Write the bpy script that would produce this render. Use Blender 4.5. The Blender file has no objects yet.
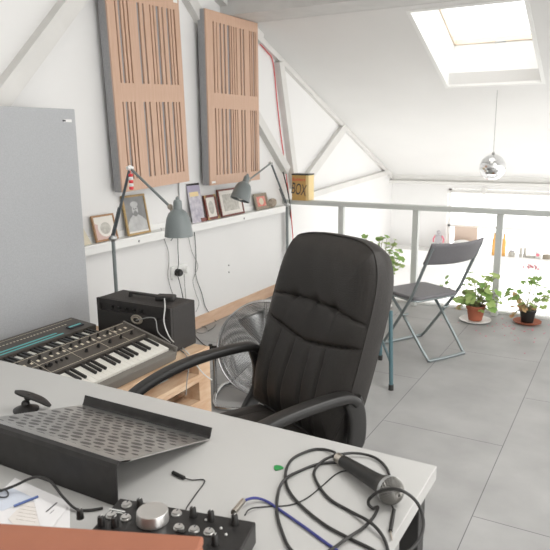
import bpy, math, random
from mathutils import Vector as V, Matrix as Mx
random.seed(7)
SC = bpy.context.scene
COL = SC.collection
PI = math.pi

# ------------------------------------------------------------------ camera
EYE = V((0, 0, 1.5)); FP = 635.0
def nrm(a): return V(a).normalized()
_Y = nrm((365, 142, -FP)); _n = nrm((-1155, 128, -FP))
_X = -(_n - _Y * _n.dot(_Y)); _X.normalize(); _Z = _X.cross(_Y)
ROT = Mx((_X, _Y, _Z))            # camera space -> world
cam = bpy.data.cameras.new('camera'); camo = bpy.data.objects.new('camera', cam); COL.objects.link(camo)
camo.matrix_world = Mx.Translation(EYE) @ ROT.to_4x4()
cam.sensor_width = 36; cam.lens = FP / 550 * 36; cam.clip_start = .02; cam.clip_end = 200
cam.dof.use_dof = True; cam.dof.focus_distance = 2.3; cam.dof.aperture_fstop = 9
SC.camera = camo

def P(px, py, z=None, x=None, y=None):
    """point of the place seen at a pixel, on the level z (or wall x, or wall y)"""
    d = ROT @ V((px - 275, 275 - py, -FP))
    if z is not None: t = (z - EYE.z) / d.z
    elif x is not None: t = (x - EYE.x) / d.x
    else: t = (y - EYE.y) / d.y
    return EYE + d * t

# ------------------------------------------------------------------ world, light, exposure
w = bpy.data.worlds.new('world'); SC.world = w; w.use_nodes = True
bg = w.node_tree.nodes['Background']; bg.inputs[0].default_value = (1, .988, .968, 1); bg.inputs[1].default_value = 2.3
SC.view_settings.view_transform = 'Standard'; SC.view_settings.look = 'None'
SC.view_settings.gamma = 1; SC.view_settings.use_curve_mapping = False
SC.view_settings.exposure = 0.26

def area(name, loc, target, sx, sy, power, col=(1, 1, 1)):
    l = bpy.data.lights.new(name, 'AREA'); l.shape = 'RECTANGLE'; l.size = sx; l.size_y = sy; l.energy = power; l.color = col
    o = bpy.data.objects.new(name, l); COL.objects.link(o); o.location = loc
    o.rotation_euler = (V(target) - V(loc)).to_track_quat('-Z', 'Y').to_euler()
    return o
# added area lamp over an unseen ceiling opening, brightens the room from above
area('overhead_fill', (.9, 2.6, 4.1), (.2, 2.0, 0), 1.6, 1.8, 70, (1, .99, .97))

# ------------------------------------------------------------------ materials
def mat(name, col, rough=.6, metal=0, noise=0, nscale=30, col2=None, bump=0, bscale=200, spec=.5, emit=0, coat=0, stretch=None, trans=0):
    m = bpy.data.materials.new(name); m.use_nodes = True; nt = m.node_tree; n = nt.nodes; b = n['Principled BSDF']
    b.inputs['Roughness'].default_value = rough; b.inputs['Metallic'].default_value = metal
    b.inputs['Specular IOR Level'].default_value = spec; b.inputs['Coat Weight'].default_value = coat
    c1 = (*col, 1)
    b.inputs['Base Color'].default_value = c1
    tc = n.new('ShaderNodeTexCoord'); mp = n.new('ShaderNodeMapping'); nt.links.new(tc.outputs['Object'], mp.inputs[0])
    if stretch: mp.inputs['Scale'].default_value = stretch
    if noise or col2:
        t = n.new('ShaderNodeTexNoise'); t.inputs['Scale'].default_value = nscale; t.inputs['Detail'].default_value = 5
        nt.links.new(mp.outputs[0], t.inputs['Vector'])
        r = n.new('ShaderNodeValToRGB'); r.color_ramp.elements[0].position = .3; r.color_ramp.elements[1].position = .7
        k = 1 - noise
        c2 = (*col2, 1) if col2 else (col[0] * k, col[1] * k, col[2] * k, 1)
        r.color_ramp.elements[0].color = c2; r.color_ramp.elements[1].color = c1
        nt.links.new(t.outputs['Fac'], r.inputs[0]); nt.links.new(r.outputs[0], b.inputs['Base Color'])
    if bump:
        t2 = n.new('ShaderNodeTexNoise'); t2.inputs['Scale'].default_value = bscale; t2.inputs['Detail'].default_value = 4
        nt.links.new(mp.outputs[0], t2.inputs['Vector'])
        bp = n.new('ShaderNodeBump'); bp.inputs['Strength'].default_value = bump; bp.inputs['Distance'].default_value = .002
        nt.links.new(t2.outputs['Fac'], bp.inputs['Height']); nt.links.new(bp.outputs[0], b.inputs['Normal'])
    if emit:
        b.inputs['Emission Color'].default_value = c1; b.inputs['Emission Strength'].default_value = emit
    return m

MT = dict(
    wall=mat('white_paint', (.80, .795, .785), .75, noise=.03, nscale=2, bump=.1, bscale=60),
    ceil=mat('ceiling_paint', (.78, .775, .76), .8, noise=.04, nscale=1.5),
    beam=mat('painted_timber', (.70, .69, .665), .6, noise=.07, nscale=6),
    beam_tan=mat('painted_steel', (.60, .595, .58), .6, noise=.1, nscale=8),
    pine=mat('pine', (.70, .50, .36), .55, col2=(.60, .39, .26), nscale=5, stretch=(6, 1, 6)),
    palepine=mat('pale_pine', (.80, .68, .56), .5),
    pallet=mat('pallet_pine', (.74, .56, .39), .7, col2=(.58, .36, .22), nscale=6, stretch=(4, 1, 4)),
    veneer=mat('beech_veneer', (.61, .41, .305), .45, col2=(.55, .355, .25), nscale=7, stretch=(12, 12, .7)),
    slotwood=mat('dark_slot_wood', (.20, .11, .07), .7),
    felt=mat('grey_felt', (.36, .36, .37), .95, noise=.2, nscale=200, bump=.3, bscale=400),
    greyfab=mat('grey_acoustic_fabric', (.47, .48, .495), .95, noise=.14, nscale=160, bump=.4, bscale=500),
    desk=mat('white_laminate', (.47, .465, .45), .38, noise=.03, nscale=3),
    leather=mat('black_leather', (.029, .025, .022), .5, noise=.45, nscale=240, bump=.7, bscale=330, spec=.4),
    blackpl=mat('black_plastic', (.016, .015, .014), .42, bump=.15, bscale=500),
    blackmat=mat('black_vinyl', (.042, .038, .036), .62, noise=.3, nscale=150, bump=.5, bscale=350),
    rubber=mat('black_rubber', (.022, .021, .020), .5),
    riser=mat('dark_gunmetal', (.045, .043, .042), .36, metal=.55, noise=.25, nscale=30),
    plate=mat('scuffed_plate', (.56, .55, .53), .30, metal=.85, noise=.35, nscale=9, bump=.15, bscale=120),
    patch=mat('dark_steel_patch', (.17, .165, .16), .42, metal=.8),
    patchmid=mat('darker_steel_patch', (.15, .145, .14), .42, metal=.8),
    chrome=mat('chrome', (.50, .50, .50), .22, metal=1),
    steel=mat('satin_steel', (.55, .56, .56), .3, metal=1),
    greytube=mat('grey_green_tube', (.30, .34, .345), .32, metal=.75),
    greyseat=mat('grey_vinyl_seat', (.17, .165, .175), .5, noise=.1, nscale=100),
    silver=mat('silver_knob', (.66, .65, .63), .3, metal=.85),
    rail=mat('pale_grey_rail', (.60, .62, .60), .45),
    lamp=mat('grey_green_enamel', (.185, .21, .21), .32, noise=.05, nscale=20),
    lampin=mat('white_enamel', (.8, .8, .78), .4),
    dark=mat('dark_arm', (.13, .15, .16), .4, metal=.4),
    beige=mat('aged_beige_metal', (.42, .37, .30), .5, noise=.2, nscale=90),
    red=mat('red_plastic', (.72, .05, .06), .4),
    white=mat('white_plastic', (.82, .82, .80), .4),
    paper=mat('white_paper', (.78, .77, .77), .8, noise=.03, nscale=20),
    paperblue=mat('bluish_paper', (.60, .64, .72), .8),
    receipt=mat('receipt_paper', (.74, .70, .66), .8, noise=.06, nscale=60),
    ink=mat('ink', (.05, .05, .06), .7),
    penblue=mat('blue_pen', (.07, .12, .32), .4),
    terracotta=mat('terracotta_clay', (.42, .13, .07), .8, noise=.15, nscale=20),
    tanleather=mat('rust_brown_leather', (.34, .125, .07), .6, noise=.10, nscale=14),
    leaf=mat('leaf_green', (.30, .45, .13), .55, col2=(.17, .32, .07), nscale=14),
    leaf2=mat('pale_leaf', (.48, .58, .24), .55, col2=(.32, .46, .13), nscale=14),
    leafred=mat('reddening_leaf', (.68, .30, .20), .6, col2=(.55, .45, .2), nscale=25),
    stem=mat('plant_stem', (.30, .30, .15), .7),
    soil=mat('potting_soil', (.06, .04, .03), .95, noise=.4, nscale=60),
    petal=mat('pink_petal', (.75, .22, .28), .6),
    synth=mat('brown_black_synth', (.085, .075, .065), .45, noise=.1, nscale=60, metal=.2),
    synthside=mat('grey_synth_side', (.20, .185, .165), .45, metal=.2),
    keyw=mat('ivory_keys', (.76, .74, .68), .35),
    keyb=mat('black_keys', (.015, .015, .015), .3),
    cream=mat('cream_print', (.66, .60, .47), .6),
    teal=mat('teal_stripe', (.13, .50, .50), .5),
    tealpaint=mat('teal_enamel', (.085, .165, .19), .4, noise=.1, nscale=20),
    gold=mat('gilt_frame', (.48, .33, .15), .45, metal=.3, noise=.25, nscale=60),
    oak=mat('oak_frame', (.42, .24, .12), .5, noise=.2, nscale=60),
    mahog=mat('mahogany_frame', (.20, .05, .035), .4, noise=.2, nscale=60),
    taupe=mat('taupe_frame', (.36, .31, .24), .5, noise=.2, nscale=60),
    blackfr=mat('black_frame', (.03, .028, .026), .4),
    mount=mat('cream_mount', (.76, .73, .68), .8),
    pinkm=mat('dusty_pink_mount', (.62, .45, .41), .8),
    photo=mat('grey_photo', (.30, .30, .30), .5, col2=(.20, .20, .20), nscale=12),
    photol=mat('pale_grey_photo', (.55, .55, .54), .5, col2=(.42, .42, .42), nscale=25),
    photod=mat('dark_grey_photo', (.10, .10, .10), .5),
    sketch=mat('sepia_sketch', (.62, .60, .55), .7, col2=(.42, .40, .36), nscale=40),
    postcol=mat('poster_print', (.66, .63, .66), .6, col2=(.36, .34, .42), nscale=26),
    purple=mat('purple_print', (.42, .38, .50), .6),
    yellowp=mat('pale_yellow_print', (.78, .62, .34), .6),
    redprint=mat('red_print', (.70, .12, .11), .6, col2=(.72, .42, .34), nscale=45),
    shell=mat('speckled_stone', (.50, .43, .35), .8, col2=(.24, .19, .15), nscale=70),
    boxgold=mat('gold_card', (.60, .37, .12), .5, noise=.06, nscale=20),
    boxyel=mat('pale_yellow_card', (.80, .62, .30), .5),
    mirror=mat('mirror_tile', (.85, .86, .87), .08, metal=1),
    mesh=mat('steel_mesh', (.07, .068, .062), .5, metal=.5),
    wire=mat('woven_wire', (.33, .32, .30), .4, metal=.9),
    nickel=mat('nickel_connector', (.62, .57, .50), .28, metal=1),
    blue=mat('blue_cable_jacket', (.035, .04, .20), .45),
    green=mat('green_plectrum', (.02, .24, .06), .35),
    cablegrey=mat('grey_cable_jacket', (.30, .30, .29), .5),
    cablewhite=mat('white_cable_jacket', (.66, .66, .64), .5),
    cabledark=mat('dark_green_cable', (.06, .075, .065), .5),
    brownwood=mat('brown_board', (.62, .50, .42), .7),
    orangebox=mat('orange_packet', (.78, .42, .12), .6),
    figure=mat('robot_grey', (.42, .40, .42), .5),
    sheen=mat('frame_glass_edge', (.6, .6, .6), .1),
)
# floor boards: large grey sheets with thin joints
def floor_mat():
    m = bpy.data.materials.new('grey_floor_sheets'); m.use_nodes = True; nt = m.node_tree; n = nt.nodes; L = nt.links; b = n['Principled BSDF']
    g = n.new('ShaderNodeTexCoord'); s = n.new('ShaderNodeSeparateXYZ'); L.new(g.outputs['Object'], s.inputs[0])
    ax = n.new('ShaderNodeMath'); ax.operation = 'ADD'; ax.inputs[1].default_value = .44 + 62
    ay = n.new('ShaderNodeMath'); ay.operation = 'ADD'; ay.inputs[1].default_value = -3.05 + 134
    L.new(s.outputs[0], ax.inputs[0]); L.new(s.outputs[1], ay.inputs[0])
    c = n.new('ShaderNodeCombineXYZ'); L.new(ay.outputs[0], c.inputs[0]); L.new(ax.outputs[0], c.inputs[1])
    br = n.new('ShaderNodeTexBrick'); L.new(c.outputs[0], br.inputs['Vector'])
    br.offset = .5; br.offset_frequency = 2
    br.inputs['Scale'].default_value = 1; br.inputs['Brick Width'].default_value = 1.34; br.inputs['Row Height'].default_value = .62
    br.inputs['Mortar Size'].default_value = .0022; br.inputs['Mortar Smooth'].default_value = .3
    br.inputs['Color1'].default_value = (.345, .343, .337, 1); br.inputs['Color2'].default_value = (.375, .372, .366, 1); br.inputs['Mortar'].default_value = (.13, .13, .13, 1)
    t = n.new('ShaderNodeTexNoise'); t.inputs['Scale'].default_value = 3.5; t.inputs['Detail'].default_value = 8; L.new(g.outputs['Object'], t.inputs['Vector'])
    r = n.new('ShaderNodeMapRange'); r.inputs[1].default_value = .3; r.inputs[2].default_value = .7; r.inputs[3].default_value = .86; r.inputs[4].default_value = 1.1
    L.new(t.outputs['Fac'], r.inputs[0])
    mx = n.new('ShaderNodeMix'); mx.data_type = 'RGBA'; mx.blend_type = 'MULTIPLY'; mx.inputs[0].default_value = 1
    L.new(br.outputs['Color'], mx.inputs[6]); L.new(r.outputs[0], mx.inputs[7]); L.new(mx.outputs[2], b.inputs['Base Color'])
    b.inputs['Roughness'].default_value = .5
    return m
MT['floor'] = floor_mat()
def glass_mat():
    m = bpy.data.materials.new('clear_pane'); m.use_nodes = True; nt = m.node_tree; n = nt.nodes
    n.remove(n['Principled BSDF']); o = n['Material Output']
    a = n.new('ShaderNodeBsdfTransparent'); g = n.new('ShaderNodeBsdfGlossy'); g.inputs['Roughness'].default_value = .02
    x = n.new('ShaderNodeMixShader'); x.inputs[0].default_value = .05
    nt.links.new(a.outputs[0], x.inputs[1]); nt.links.new(g.outputs[0], x.inputs[2]); nt.links.new(x.outputs[0], o.inputs[0])
    return m
MT['glass'] = glass_mat()

# ------------------------------------------------------------------ mesh builder
def basis(d):
    d = d.normalized(); a = V((0, 0, 1)) if abs(d.z) < .95 else V((1, 0, 0))
    u = d.cross(a).normalized(); return u, d.cross(u).normalized()
def spline(pts, k=6, closed=False):
    pts = [V(p) for p in pts]; n = len(pts); out = []
    segs = n if closed else n - 1
    for i in range(segs):
        if closed: p0, p1, p2, p3 = pts[(i - 1) % n], pts[i], pts[(i + 1) % n], pts[(i + 2) % n]
        else: p0, p1, p2, p3 = pts[max(i - 1, 0)], pts[i], pts[i + 1], pts[min(i + 2, n - 1)]
        for j in range(k):
            t = j / k; t2 = t * t; t3 = t2 * t
            out.append(.5 * ((2 * p1) + (p2 - p0) * t + (2 * p0 - 5 * p1 + 4 * p2 - p3) * t2 + (3 * p1 - p0 - 3 * p2 + p3) * t3))
    if not closed: out.append(pts[-1])
    return out
class MB:
    def __init__(s): s.v = []; s.f = []; s.m = []; s.sm = []
    def add(s, vs, fs, mi=0, smooth=False, xf=None):
        o = len(s.v); s.v += [tuple(xf @ V(p)) if xf else tuple(p) for p in vs]
        for f in fs: s.f.append([i + o for i in f]); s.m.append(mi); s.sm.append(smooth)
        return s
    def box(s, c, d, mi=0, xf=None, rz=0):
        x, y, z = d[0] / 2, d[1] / 2, d[2] / 2
        vs = [V((a * x, b * y, e * z)) for e in (-1, 1) for b in (-1, 1) for a in (-1, 1)]
        if rz: R = Mx.Rotation(rz, 3, 'Z'); vs = [R @ q for q in vs]
        vs = [q + V(c) for q in vs]
        return s.add(vs, [(0, 2, 3, 1), (4, 5, 7, 6), (0, 1, 5, 4), (2, 6, 7, 3), (0, 4, 6, 2), (1, 3, 7, 5)], mi, False, xf)
    def bb(s, x0, x1, y0, y1, z0, z1, mi=0, xf=None):
        return s.box(((x0 + x1) / 2, (y0 + y1) / 2, (z0 + z1) / 2), (x1 - x0, y1 - y0, z1 - z0), mi, xf)
    def tube(s, pts, r, n=8, mi=0, closed=False, xf=None, k=0, caps=True, flat=None):
        if k: pts = spline(pts, k, closed)
        pts = [V(p) for p in pts]; N = len(pts); vs = []; u = None
        for i, p in enumerate(pts):
            if closed: d = pts[(i + 1) % N] - pts[i - 1]
            else: d = pts[min(i + 1, N - 1)] - pts[max(i - 1, 0)]
            if d.length < 1e-9: d = V((0, 0, 1))
            d.normalize()
            if u is None:
                u = basis(d)[0] if flat is None else (V(flat) - d * d.dot(V(flat))).normalized()
            else:
                ref = V(flat) if flat is not None else u
                u = (ref - d * d.dot(ref)); u = u.normalized() if u.length > 1e-6 else basis(d)[0]
            w_ = d.cross(u); rr = r(i / (N - 1)) if callable(r) else r
            ra, rb = rr if isinstance(rr, tuple) else (rr, rr)
            for j in range(n):
                a = 2 * PI * j / n; ca, sa = math.cos(a), math.sin(a)
                if flat is not None:   # rounded rectangle section
                    ca = math.copysign(abs(ca) ** .5, ca); sa = math.copysign(abs(sa) ** .5, sa)
                vs.append(p + u * ca * ra + w_ * sa * rb)
        fs = []
        for i in range(N if closed else N - 1):
            a, b = i * n, ((i + 1) % N) * n
            for j in range(n): fs.append((a + j, a + (j + 1) % n, b + (j + 1) % n, b + j))
        if caps and not closed: fs.append(tuple(reversed(range(n)))); fs.append(tuple(range((N - 1) * n, N * n)))
        return s.add(vs, fs, mi, True, xf)
    def lathe(s, prof, n=24, mi=0, xf=None, caps=True):
        vs = []; fs = []
        for r, z in prof:
            for j in range(n): a = 2 * PI * j / n; vs.append((r * math.cos(a), r * math.sin(a), z))
        for i in range(len(prof) - 1):
            for j in range(n): fs.append((i * n + j, i * n + (j + 1) % n, (i + 1) * n + (j + 1) % n, (i + 1) * n + j))
        if caps:
            fs.append(tuple(reversed(range(n)))); fs.append(tuple(range((len(prof) - 1) * n, len(prof) * n)))
        return s.add(vs, fs, mi, True, xf)
    def cyl(s, a, b, r, n=12, mi=0): return s.tube([a, b], r, n, mi)
    def ball(s, c, r, n=14, mi=0, sc=(1, 1, 1)):
        h = n // 2 + 2; prof = [(max(1e-4, r * math.sin(PI * i / h)), -r * math.cos(PI * i / h)) for i in range(h + 1)]
        return s.lathe(prof, n, mi, Mx.Translation(V(c)) @ Mx.Diagonal((*sc, 1)), caps=False)
    def prism(s, poly, z0, z1, mi=0, xf=None):
        n = len(poly); vs = [(x, y, z0) for x, y in poly] + [(x, y, z1) for x, y in poly]
        fs = [tuple(reversed(range(n))), tuple(range(n, 2 * n))] + [(i, (i + 1) % n, n + (i + 1) % n, n + i) for i in range(n)]
        return s.add(vs, fs, mi, False, xf)
def link(o, parent):
    COL.objects.link(o)
    if parent is not None: o.parent = parent
    return o
def tag(o, label=None, cat=None, group=None, kind=None):
    if label: o['label'] = label
    if cat: o['category'] = cat
    if group: o['group'] = group
    if kind: o['kind'] = kind
    return o
def obj(name, mb, mats, parent=None, label=None, bevel=0, seg=2, autos=True, center=True):
    if not isinstance(mats, (list, tuple)): mats = [mats]
    vs = mb.v; loc = V((0, 0, 0))
    if parent is None and center:
        xs, ys, zs = zip(*vs); loc = V(((min(xs) + max(xs)) / 2, (min(ys) + max(ys)) / 2, min(zs)))
        vs = [tuple(V(p) - loc) for p in vs]
    me = bpy.data.meshes.new(name); me.from_pydata(vs, [], mb.f)
    for m in mats: me.materials.append(MT[m])
    me.polygons.foreach_set('material_index', mb.m); me.polygons.foreach_set('use_smooth', mb.sm); me.update()
    o = link(bpy.data.objects.new(name, me), parent); o.location = loc
    if label: o['label'] = label
    if any(mb.sm):
        try: me.set_sharp_from_angle(angle=R(38))
        except Exception: pass
    if bevel:
        b = o.modifiers.new('bevel', 'BEVEL'); b.width = bevel; b.segments = seg; b.limit_method = 'ANGLE'; b.angle_limit = R(40)
    return o
def R(d): return math.radians(d)
def thing(name, label, cat, loc, rz=0, group=None, rot=None):
    o = bpy.data.objects.new(name, None); o.empty_display_size = .1; COL.objects.link(o)
    o.location = loc; o.rotation_euler = rot if rot else (0, 0, rz)
    return tag(o, label, cat, group)
def struct(name, mb, mats, bevel=0, parent=None):
    o = obj(name, mb, mats, parent, bevel=bevel, center=False)
    if parent is None: o['kind'] = 'structure'
    return o
def text_mesh(txt, size, depth=.0006):
    c = bpy.data.curves.new('lettering', 'FONT'); c.body = txt; c.size = size; c.extrude = depth; c.align_x = 'CENTER'; c.align_y = 'CENTER'
    t = bpy.data.objects.new('lettering', c); COL.objects.link(t)
    dg = bpy.context.evaluated_depsgraph_get(); dg.update()
    me = t.evaluated_get(dg).to_mesh(); vs = [tuple(v_.co) for v_ in me.vertices]; fs = [tuple(p.vertices) for p in me.polygons]
    t.evaluated_get(dg).to_mesh_clear(); bpy.data.objects.remove(t); bpy.data.curves.remove(c)
    return vs, fs

# ------------------------------------------------------------------ the room
WX = -2.95
def zc(y): return 4.288 - .39016 * y           # underside of the pitched ceiling
m = MB(); m.bb(-3.05, 3.6, -2.0, 5.50, -.25, 0); struct('floor', m, 'floor')
m = MB(); m.bb(-3.05, 4.6, 5.6, 8.75, -2.75, -2.6); struct('floor_2', m, 'wall')
m = MB()
pts = [(-2.0, -2.7), (8.8, -2.7), (8.8, zc(8.8) + .1), (-2.0, zc(-2) + .1)]
m.add([(WX, y, z) for y, z in pts] + [(WX - .1, y, z) for y, z in pts], [(0, 1, 2, 3), (7, 6, 5, 4), (0, 4, 5, 1), (1, 5, 6, 2), (2, 6, 7, 3), (3, 7, 4, 0)])
struct('wall_left', m, 'wall')
m = MB(); m.bb(-3.05, 3.6, -2.1, -2.0, -.25, 5.3); struct('wall_back', m, 'wall')

def holed(m, xc, yc, holes, place):
    for i in range(len(xc) - 1):
        for j in range(len(yc) - 1):
            cx, cy = (xc[i] + xc[i + 1]) / 2, (yc[j] + yc[j + 1]) / 2
            if any(a < cx < b and c < cy < d for a, b, c, d in holes): continue
            place(xc[i], xc[i + 1], yc[j], yc[j + 1])
m = MB()
def cell(x0, x1, y0, y1):
    vs = [(x, y, zc(y) + t) for t in (0, .12) for y in (y0, y1) for x in (x0, x1)]
    m.add(vs, [(0, 2, 3, 1), (4, 5, 7, 6), (0, 1, 5, 4), (2, 6, 7, 3), (0, 4, 6, 2), (1, 3, 7, 5)])
H1 = (-1.575, -.77, 4.86, 6.05)
holes = [H1, (.1, 1.7, .4, 3.2), (-1.575, -.77, .4, 1.6)]
holed(m, [-2.95, -1.575, -.77, .1, 1.7, 4.6], [-2, .4, 1.6, 3.2, 4.86, 6.05, 8.7], holes, cell)
struct('ceiling', m, 'ceil')

# skylight: a deep white shaft, timber frame and pane
sk = thing('window_1', None, None, (-1.1725, 5.455, zc(5.455)), rot=(-math.atan(.39016), 0, 0)); sk['kind'] = 'structure'
c21 = math.cos(math.atan(.39016)); hw, hl, dp = .397, .588 / c21, .40
m = MB()
m.bb(-hw - .03, -hw, -hl - .03, hl + .03, -.003, dp); m.bb(hw, hw + .03, -hl - .03, hl + .03, -.003, dp)
m.bb(-hw, hw, -hl - .03, -hl, -.003, dp); m.bb(-hw, hw, hl, hl + .03, -.003, dp)
obj('window_reveal', m, 'white', sk)
m = MB(); f_ = .045
m.bb(-hw, -hw + .012, -hl, hl, dp, dp + .05); m.bb(hw - .012, hw, -hl, hl, dp, dp + .05)
m.bb(-hw, hw, -hl, -hl + .012, dp, dp + .05); m.bb(-hw, hw, hl - .012, hl, dp, dp + .05)
obj('window_frame', m, 'palepine', sk)
m = MB(); m.bb(-hw + .012, hw - .012, -hl + .012, hl - .012, dp + .03, dp + .036); obj('pane', m, 'glass', sk)
m = MB(); m.bb(-hw + .012, hw - .012, hl - .14, hl - .125, dp + .012, dp + .028); obj('glazing_bar', m, 'white', sk)
m = MB(); m.tube([(-.03, hl - .02, dp - .005), (0, hl - .06, dp - .03), (.07, hl - .06, dp - .03)], .008, 8); obj('handle', m, 'steel', sk)

# far wall with the tall windows
m = MB()
Wy = 8.6; wx0 = -2.17; zt = .80; zb = -2.2
m.bb(WX, wx0, Wy, Wy + .15, -2.7, 1.25)
m.bb(wx0, 4.6, Wy, Wy + .15, zt, 1.25)
m.bb(wx0, 4.6, Wy, Wy + .15, -2.7, zb)
m.bb(wx0, 4.6, Wy, Wy + .15, -.20, -.04)
struct('wall_far', m, 'wall')
m = MB(); m.bb(WX, 4.6, Wy - .10, Wy, .90, 1.0); m.bb(WX, 4.6, Wy - .14, Wy, .86, .90)
struct('trim_1', m, 'beam', bevel=.006)
wf = thing('window_2', None, None, (wx0, Wy, zb)); wf['kind'] = 'structure'
m = MB()
for x in [0, 1.32, 2.64, 3.96, 5.28]:
    m.bb(x, x + .035, .06, .10, 0, 2.16); m.bb(x, x + .035, .06, .10, 2.16, 3.0)
for z in [0, .65, 1.30, 2.48, 2.96]: m.bb(0, 6.7, .06, .10, z, z + .03)
obj('window_frame', m, 'white', wf)
m = MB(); m.bb(0, 6.7, .075, .081, 0, 3.0); obj('pane', m, 'glass', wf)
m = MB(); m.tube([(0, -.03, 2.96), (6.7, -.03, 2.96)], .018, 8)
for x in (.45, 1.6, 2.8): m.bb(x, x + .05, -.05, .0, 2.94, 3.02)
obj('curtain_rail', m, 'beam', wf)

# baseboard
m = MB(); m.bb(WX, WX + .018, -1.9, 5.4, 0, .098); struct('baseboard_left', m, 'pine', bevel=.004)
# skirting of floor edge at the open side
m = MB(); m.bb(WX, 3.6, 5.50, 5.56, -.30, .018); struct('trim_2', m, 'white')

# beams on the gable wall
def beam(name, a, b, wdt, prot, mats='beam', x0=WX):
    """timber lying on the left wall from a=(y,z) to b=(y,z)"""
    a, b = V((0, a[0], a[1])), V((0, b[0], b[1])); d = (b - a).normalized(); n_ = V((0, -d.z, d.y))
    vs = []
    for x in (x0, x0 + prot):
        for p in (a, b):
            for s_ in (-.5, .5): q = p + n_ * wdt * s_; vs.append((x, q.y, q.z))
    m = MB(); m.add(vs, [(0, 2, 3, 1), (4, 5, 7, 6), (0, 1, 5, 4), (2, 6, 7, 3), (0, 4, 6, 2), (1, 3, 7, 5)])
    return struct(name, m, mats)
beam('trim_3', (1.2, .60), (3.45, 2.90), .10, .075)
beam('trim_4', (3.55, 2.83), (5.42, 1.18), .085, .06)
beam('trim_5', (4.1, 2.68), (4.95, 2.33), .12, .07)
beam('trim_6', (5.29, 2.16), (5.60, 1.0), .085, .06)
beam('trim_7', (5.86, 1.07), (6.80, 1.585), .10, .05)
beam('trim_8', (4.95, zc(4.95) - .03), (8.5, zc(8.5) - .03), .05, .04)
beam('trim_9', (5.6, .885), (8.45, 1.02), .06, .05)
# purlin across the ceiling
m = MB(); ya, yb = 4.40, 4.79
vs = [(x, y, z) for x in (WX, 4.6) for y, z in ((ya, zc(ya)), (yb, zc(yb)), (yb, zc(yb) + .001), (ya, zc(yb) + .001))]
m.add(vs, [(0, 1, 2, 3), (7, 6, 5, 4), (0, 4, 5, 1), (1, 5, 6, 2), (2, 6, 7, 3), (3, 7, 4, 0)]); struct('trim_10', m, 'beam_tan')

# ------------------------------------------------------------------ railing
rl = thing('railing', 'pale grey metal railing with square posts along the floor edge', 'railing', (-.8, 5.42, 0))
m = MB(); m.bb(-2.15, 4.4, -.035, .035, .862, .905); obj('top_rail', m, 'rail', rl, bevel=.004)
for k in range(7):
    m = MB(); m.bb(-.026, .026, -.022, .022, 0, .862); o = obj('post', m, 'rail', rl, bevel=.003); o.location = (-2.85 + .8 + .711 * k - .0 + .505 - .0, 0, 0)
    o.location.x = (-2.34 + .705 * k) + .8
m = MB(); m.bb(-.02, .02, -.03, .03, 0, .862); o = obj('post', m, 'rail', rl, bevel=.003); o.location = (-2.1, 0, 0)

# ------------------------------------------------------------------ picture ledge
m = MB(); m.bb(WX, -2.862, 2.45, 5.33, .842, .858); m.bb(-2.872, -2.862, 2.45, 5.33, .80, .842); m.bb(WX, WX + .012, 2.45, 5.33, .858, .90)
led = obj('picture_ledge', m, 'white', bevel=.002); tag(led, 'long narrow white picture ledge along the left wall', 'shelf')
for y in (3.22, 4.55):
    m = MB(); m.lathe([(.006, -.003), (.009, 0), (.004, .003)], 10, xf=Mx.Rotation(PI / 2, 4, 'Y')); o = obj('screw_cap', m, 'cablegrey', led)
    o.location = V((-2.858, y, .822)) - led.location

# ------------------------------------------------------------------ slotted acoustic panels
def slotted(name, label, yc, zb_, W_, H_, slots, rot, depth=.07):
    t = thing(name, label, 'acoustic panel', (-2.84 - depth, yc, zb_), rot=(rot, 0, 0), group=None)
    m = MB(); m.bb(0, depth - .012, -W_ / 2, W_ / 2, 0, H_); obj('absorber', m, 'felt', t, label='grey felt absorber box')
    x0, x1 = depth - .012, depth
    m = MB(); mg = .075; mid = H_ * .497; mw = .057
    rows = [(mg, mid - mw), (mid + mw, H_ - mg)]
    m.bb(x0, x1, -W_ / 2, W_ / 2, 0, mg); m.bb(x0, x1, -W_ / 2, W_ / 2, H_ - mg, H_); m.bb(x0, x1, -W_ / 2, W_ / 2, mid - mw, mid + mw)
    for z0, z1 in rows:
        cur = -W_ / 2
        for c, wd, kind in slots:
            a = -W_ / 2 + W_ * c - W_ * wd / 2; b = a + W_ * wd
            m.bb(x0, x1, cur, a, z0, z1); cur = b
        m.bb(x0, x1, cur, W_ / 2, z0, z1)
    obj('slotted_front', m, 'veneer', t)
    m = MB(); n_ = 0
    for z0, z1 in rows:
        for c, wd, kind in slots:
            if kind: a = -W_ / 2 + W_ * c; m.bb(x0 - .002, x0 + .001, a - W_ * wd / 2, a + W_ * wd / 2, z0, z1)
    obj('slot_backing', m, 'slotwood', t)
    m = MB()
    if rot: m.bb(x1, x1 + .001, W_ / 2 - .06, W_ / 2 - .015, H_ - .03, H_ - .006)
    else: m.bb(x1, x1 + .001, -W_ / 2 + .02, -W_ / 2 + .07, .015, .03)
    obj('sticker', m, 'white', t)
    return t
SL = [(.10, .016, 1), (.152, .036, 0), (.205, .018, 1), (.255, .018, 1), (.395, .036, 0), (.465, .024, 0), (.56, .016, 1), (.605, .016, 1), (.665, .045, 0), (.735, .024, 0), (.815, .036, 0), (.865, .016, 1), (.915, .022, 1)]
SR = [(.13, .024, 0), (.185, .014, 1), (.255, .032, 0), (.325, .034, 0), (.405, .05, 0), (.46, .02, 1), (.505, .018, 1), (.55, .018, 1), (.635, .028, 0), (.695, .032, 0), (.82, .018, 1), (.86, .018, 1), (.905, .034, 0), (.945, .016, 1)]
slotted('sound_diffuser', 'tilted slotted beech acoustic panel, the left one nearer the tall grey board', 3.425, 1.172, .705, 1.24, SL, R(2.2))
slotted('sound_diffuser', 'upright slotted beech acoustic panel, the right one beside the roof timbers', 4.415, 1.135, .745, 1.278, SR, 0)

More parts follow.
